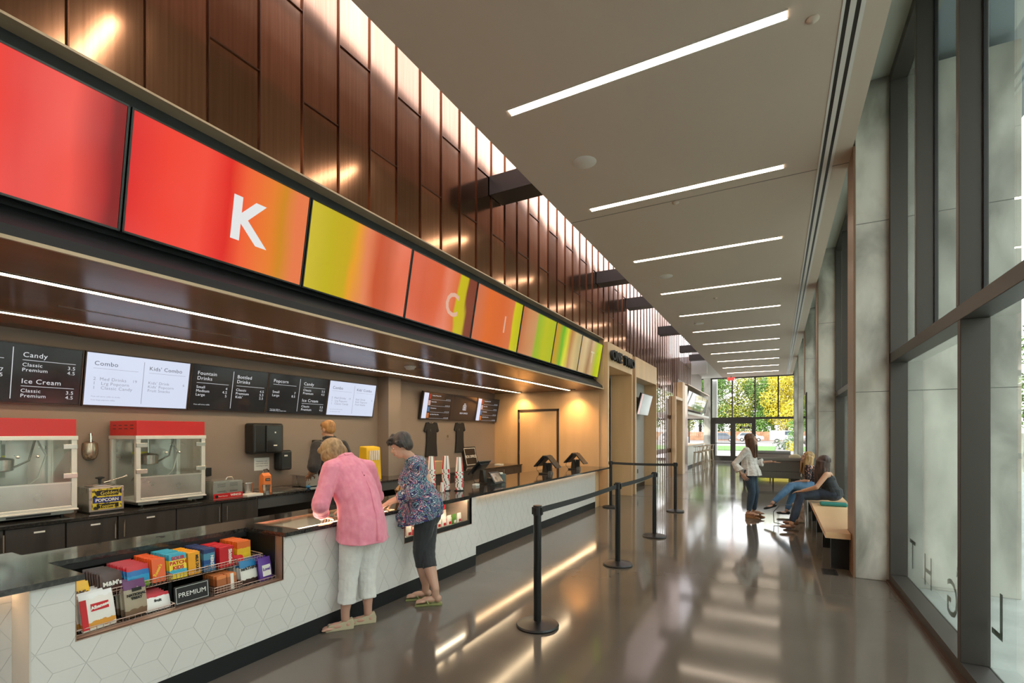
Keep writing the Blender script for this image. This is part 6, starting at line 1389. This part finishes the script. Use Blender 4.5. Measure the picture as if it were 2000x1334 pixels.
# ---------- standing woman in the lobby
t = thing('person', 'standing long haired woman in a white bell sleeved blouse and jeans, hand held out', 'person', (-.43, 10.35, 0))
F_ = Vector((.97, -.22, 0)).normalized(); Lf = Z_.cross(F_)
aR = Vector((-.47, 10.24, .135)); aL = Vector((-.39, 10.46, .135)); hp = Vector((-.47, 10.35, .86)); kR = Vector((-.42, 10.27, .49)); kL = Vector((-.37, 10.43, .49)); hL, hR = hp + Lf * .08, hp - Lf * .08
ch = Vector((-.49, 10.35, 1.20)); nk = Vector((-.47, 10.35, 1.345)); hd = Vector((-.43, 10.345, 1.475)); hf = Vector((.95, -.2, .18)); b = MB()
for a, k, h in ((aL, kL, hL), (aR, kR, hR)): limb(b, [a, a.lerp(k, .55), k, h], [.033, .052, .05, .078]); foot_prims(b, a, F_)
b.ell(hp + Z_ * .04, (.115, .14, .11)); limb(b, [hp, (-.48, 10.35, 1.03), ch], [.11, .10, .105]); sR = ch + Vector((-.02, -.16, .085)); sL = ch + Vector((.02, .15, .085)); limb(b, [sL, ch + Z_ * .05, sR], [.042, .075, .042]); limb(b, [ch, nk, hd - Z_ * .05], [.065, .045, .045])
eR = Vector((-.70, 10.16, 1.02)); wR = Vector((-.585, 10.13, .83)); eL = Vector((-.36, 10.52, 1.03)); wL = Vector((-.10, 10.46, 1.06))
for s_, e_, w_ in ((sL, eL, wL), (sR, eR, wR)): limb(b, [s_, e_, w_], [.042, .036, .024])
head_prims(b, hd, hf); hand_prims(b, wL, (.95, -.1, -.12), (-.1, 0, -1), -1, curl=.12, spread=.14); hand_prims(b, wR, (.6, .1, -.75), (-.3, -.9, .1), -1, curl=.25); blob('body', b, SK1, t, .0055, 3); face_bits(t, hd, hf)
c = MB(); ax = (F_, Lf, Z_)
loft(c, [(hp + F_ * .03 + Z_ * -.06, .185, .205, ax), (hp + F_ * .025 + Z_ * .04, .165, .185, ax), ((-.465, 10.35, 1.0), .14, .16, ax), ((-.475, 10.35, 1.1), .125, .155, ax), (ch + Z_ * .0, .12, .16, ax), (ch + Z_ * .085, .09, .145, ax), (nk + Z_ * -.015, .055, .06, ax)], ripple=.06, rn=11)
limb(c, [sR, sR.lerp(eR, .5), eR, eR.lerp(wR, .7)], [.058, .054, .062, .082], end=False); limb(c, [sL, sL.lerp(eL, .5), eL, eL.lerp(wL, .45)], [.058, .053, .06, .078], end=False); blob('blouse', c, cloth('white_gauze', (.66, .62, .60), (.80, .77, .75), 14, .45), t, .0055, 2, wr=.016, ws=.04)
m = MB(); limb(m, [hL, hL.lerp(kL, .4), kL, kL.lerp(aL, .5), kL.lerp(aL, .92)], [.105, .093, .068, .06, .045]); limb(m, [hR, hR.lerp(kR, .4), kR, kR.lerp(aR, .5), kR.lerp(aR, .92)], [.108, .096, .07, .062, .046]); m.ell(hp - F_ * .03 + Z_ * -.02, (.13, .15, .12)); blob('jeans', m, cloth('dark_denim', (.022, .045, .075), (.045, .08, .125), 12, .25), t, .006, 2)
for a in (aR, aL):
    shoe(mat('tan_wedge', (.36, .18, .08), .5), a, F_, parent=t, open_=True, wedge=.055); m = MB(); d = F_; g = Vector((a.x, a.y, 0)); m.tube([g + d * .10 + Lf * .04 + Z_ * .03, g + d * .11 + Z_ * .085, g + d * .10 - Lf * .04 + Z_ * .03], .014, 8); m.tube([g - d * .045 + Z_ * .10, g + Lf * .04 + Z_ * .15, g + d * .045 + Z_ * .15, g - Lf * .04 + Z_ * .15, g - d * .045 + Z_ * .10], .006, 6); m.build('shoe_strap', MATS['tan_wedge'], t)
hair(t, 'hair', hairmat('hair_chestnut', (.055, .025, .015), (.19, .09, .05)), hd, hf, (0, 0, 1), [(-.025, 0, .045, (.100, .088, .088)), (-.055, 0, -.04, (.065, .085, .10))], locks(30, 0, .09, -.34, rr=.014, wave=.012, amin=62, amax=298), .006, 2)

# ---------- two seated women
def seated(label, base, F_, hd, hf, knees, ankles, fdirs, chest, skin, shoulders, elbows, wrists, hdirs, top, topm, legm, shoem, hairm, hairlen, legs_r=.068, seat=.47, necklace=False, tank=False):
    t = thing('person', label, 'person', base); F_ = Vector(F_).normalized(); Lf = Z_.cross(F_); hp = Vector((base[0], base[1], seat + .13)); b = MB(); ch = Vector(chest); hd = Vector(hd); nk = ch.lerp(hd, .55)
    for k, a, fd_, sd in zip(knees, ankles, fdirs, (1, -1)):
        k = Vector(k); a = Vector(a); h = hp + Lf * .08 * sd; limb(b, [h, k, k.lerp(a, .45), a], [.075, .05, .052, .032]); 
        ft = MB(); d = Vector(fd_).normalized(); u = Vector((0, 0, 1)) if abs(d.z) < .9 else X_; l = u.cross(d).normalized(); u = d.cross(l); M = Matrix((d, l, u)).transposed()
        for q, r_ in ((-.01, (.035, .03, .034)), (.06, (.07, .032, .026)), (.125, (.048, .036, .018))): b.ell(a + d * q - u * .045, r_, 14, 10, M)
        sm_ = MB(); sm_.ell(a + d * .055 - u * .058, (.125, .041, .022), 16, 10, M); sm_.ell(a + d * -.02 - u * .045, (.045, .038, .036), 14, 10, M); sm_.ell(a + d * .12 - u * .052, (.06, .042, .026), 14, 10, M); blob('shoe', sm_, shoem, t, .005, 2)
    b.ell(hp + Z_ * .04, (.12, .15, .12)); limb(b, [hp, hp.lerp(ch, .5), ch], [.115, .10, .105]); S0, S1 = Vector(shoulders[0]), Vector(shoulders[1]); limb(b, [S0, ch + Z_ * .07, S1], [.044, .07, .044]); limb(b, [ch, nk, hd - Z_ * .05], [.065, .045, .045])
    for s_, e_, w_, hdv, th in zip((S0, S1), elbows, wrists, hdirs, (-1, 1)):
        e_, w_ = Vector(e_), Vector(w_); limb(b, [s_, e_, w_], [.044, .038, .025]); hand_prims(b, w_, hdv, (0, 0, 1), th, curl=.35)
    head_prims(b, hd, hf); blob('body', b, skin, t, .0055, 3); face_bits(t, hd, hf)
    c = MB(); dz = (ch - hp).normalized(); ax = (F_, Lf, Z_)
    loft(c, [(hp + Z_ * -.02, .155, .175, ax), (hp + Z_ * .07 + (ch - hp) * .05, .145, .165, ax), (hp.lerp(ch, .5), .125, .148, ax), (ch - Z_ * .03, .12, .155, ax), (ch + Z_ * .05, .10, .13 if tank else .15, ax), (ch + Z_ * (.075 if tank else .12), .07, .08, ax)], ripple=.025)
    if not tank:
        for s_, e_ in zip((S0, S1), elbows): limb(c, [s_, Vector(s_).lerp(Vector(e_), .8)], [.06, .058])
    else:
        for sd in (1, -1): limb(c, [ch + Lf * .07 * sd + Z_ * .04 + F_ * .06, ch + Lf * .075 * sd + Z_ * .13, ch + Lf * .07 * sd + Z_ * .02 - F_ * .09], [.014] * 3)
    blob(top, c, topm, t, .006, 2)
    m = MB()
    for k, a, sd in zip(knees, ankles, (1, -1)): k = Vector(k); a = Vector(a); limb(m, [hp + Lf * .08 * sd, (hp + Lf * .08 * sd).lerp(k, .5), k, k.lerp(a, .5), k.lerp(a, .88)], [.10, .095, .072, .064, .048])
    m.ell(hp - Z_ * .02, (.145, .17, .10)); blob('jeans', m, legm, t, .006, 2)
    hair(t, 'hair', hairm, hd, hf, (0, 0, 1), [(-.025, 0, .045, (.100, .090, .088)), (-.055, 0, -.04, (.065, .088, .10))], locks(30, 0, .09, hairlen, rr=.015, wave=.014, amin=60, amax=300), .006, 2)
    return t
DB = noise_col(mat('dark_floral', (.03, .02, .025), .8), (.018, .014, .018), (.42, .20, .16), 34, 2, lo=.56, hi=.63)
seated('seated blonde woman in a dark floral blouse and blue jeans with crossed legs', (.62, 10.95, 0), (-1, -.25, 0), (.50, 10.86, 1.13), (-.93, -.30, .22),
       [(.22, 10.62, .60), (.30, 10.82, .54)], [(-.08, 10.28, .30), (.16, 10.75, .12)], [(-.85, -.35, -.3), (-.95, -.2, 0)], (.57, 10.90, .86), SK1,
       [(.51, 10.73, .95), (.59, 11.06, .95)][::-1], [(.60, 11.08, .72), (.50, 10.68, .72)], [(.42, 10.90, .66), (.32, 10.74, .67)], [(-.8, -.4, -.2), (-.85, .3, -.2)], 'blouse', DB, cloth('blue_denim', (.05, .13, .25), (.10, .21, .36), 12, .25), M_black, hairmat('hair_honey', (.24, .12, .04), (.55, .34, .14)), -.30)
seated('seated dark haired woman in a black tank top and dark jeans, nearer the camera', (.80, 9.62, 0), (-1, .1, 0), (.66, 9.60, 1.11), (-.86, .46, .10),
       [(.34, 9.42, .55), (.34, 9.62, .56)][::-1], [(.26, 9.60, .12), (.20, 9.22, .12)], [(-.95, .1, 0), (-.93, -.3, 0)], (.74, 9.60, .83), SK2,
       [(.72, 9.77, .92), (.70, 9.43, .92)], [(.62, 9.82, .70), (.56, 9.34, .72)], [(.42, 9.70, .62), (.36, 9.42, .64)], [(-.9, -.2, -.2), (-.9, .2, -.2)], 'tank_top', cloth('black_cotton', (.012, .014, .018), (.022, .025, .03), 9, .15), cloth('navy_denim', (.014, .02, .04), (.03, .045, .075), 12, .25), mat('brown_leather', (.22, .10, .06), .5), hairmat('hair_espresso', (.022, .014, .013), (.11, .06, .05)), -.42, tank=True)
m = MB(); m.ell((.40, 10.74, .80), (.012, .03, .035), 14, 10); tag(m.build('pendant', mat('ivory_bead', (.75, .72, .55), .4), smooth=True), 'ivory pendant hanging before the seated blonde woman', 'pendant')
t = thing('clutch_bag', 'teal clutch bag lying on the bench beside the dark haired woman', 'bag', (.78, 9.2, .45)); MB().box(.60, .96, 9.12, 9.30, .452, .505).build('bag_body', mat('teal_leather', (.03, .22, .20), .4), t, bevel=.02, seg=3)
t = thing('tote_bag', 'beige tote bag with looping dark strap standing on the floor between the seated women', 'bag', (.33, 10.2, 0)); MB().prism([(.22, 0), (.44, 0), (.42, .34), (.24, .34)], 'y', 10.12, 10.26).build('bag_body', noise_col(mat('blush_canvas', (.5, .38, .33), .8), (.34, .27, .23), (.62, .47, .42), 20, 2), t, bevel=.02)
m = MB(); m.tube([(.24, 10.15, .30), (.05, 10.0, .32), (-.06, 9.85, .2), (-.05, 9.75, .03), (.1, 9.7, .012), (.25, 9.75, .012)], .007, 6); m.build('strap', M_black, t, smooth=True)
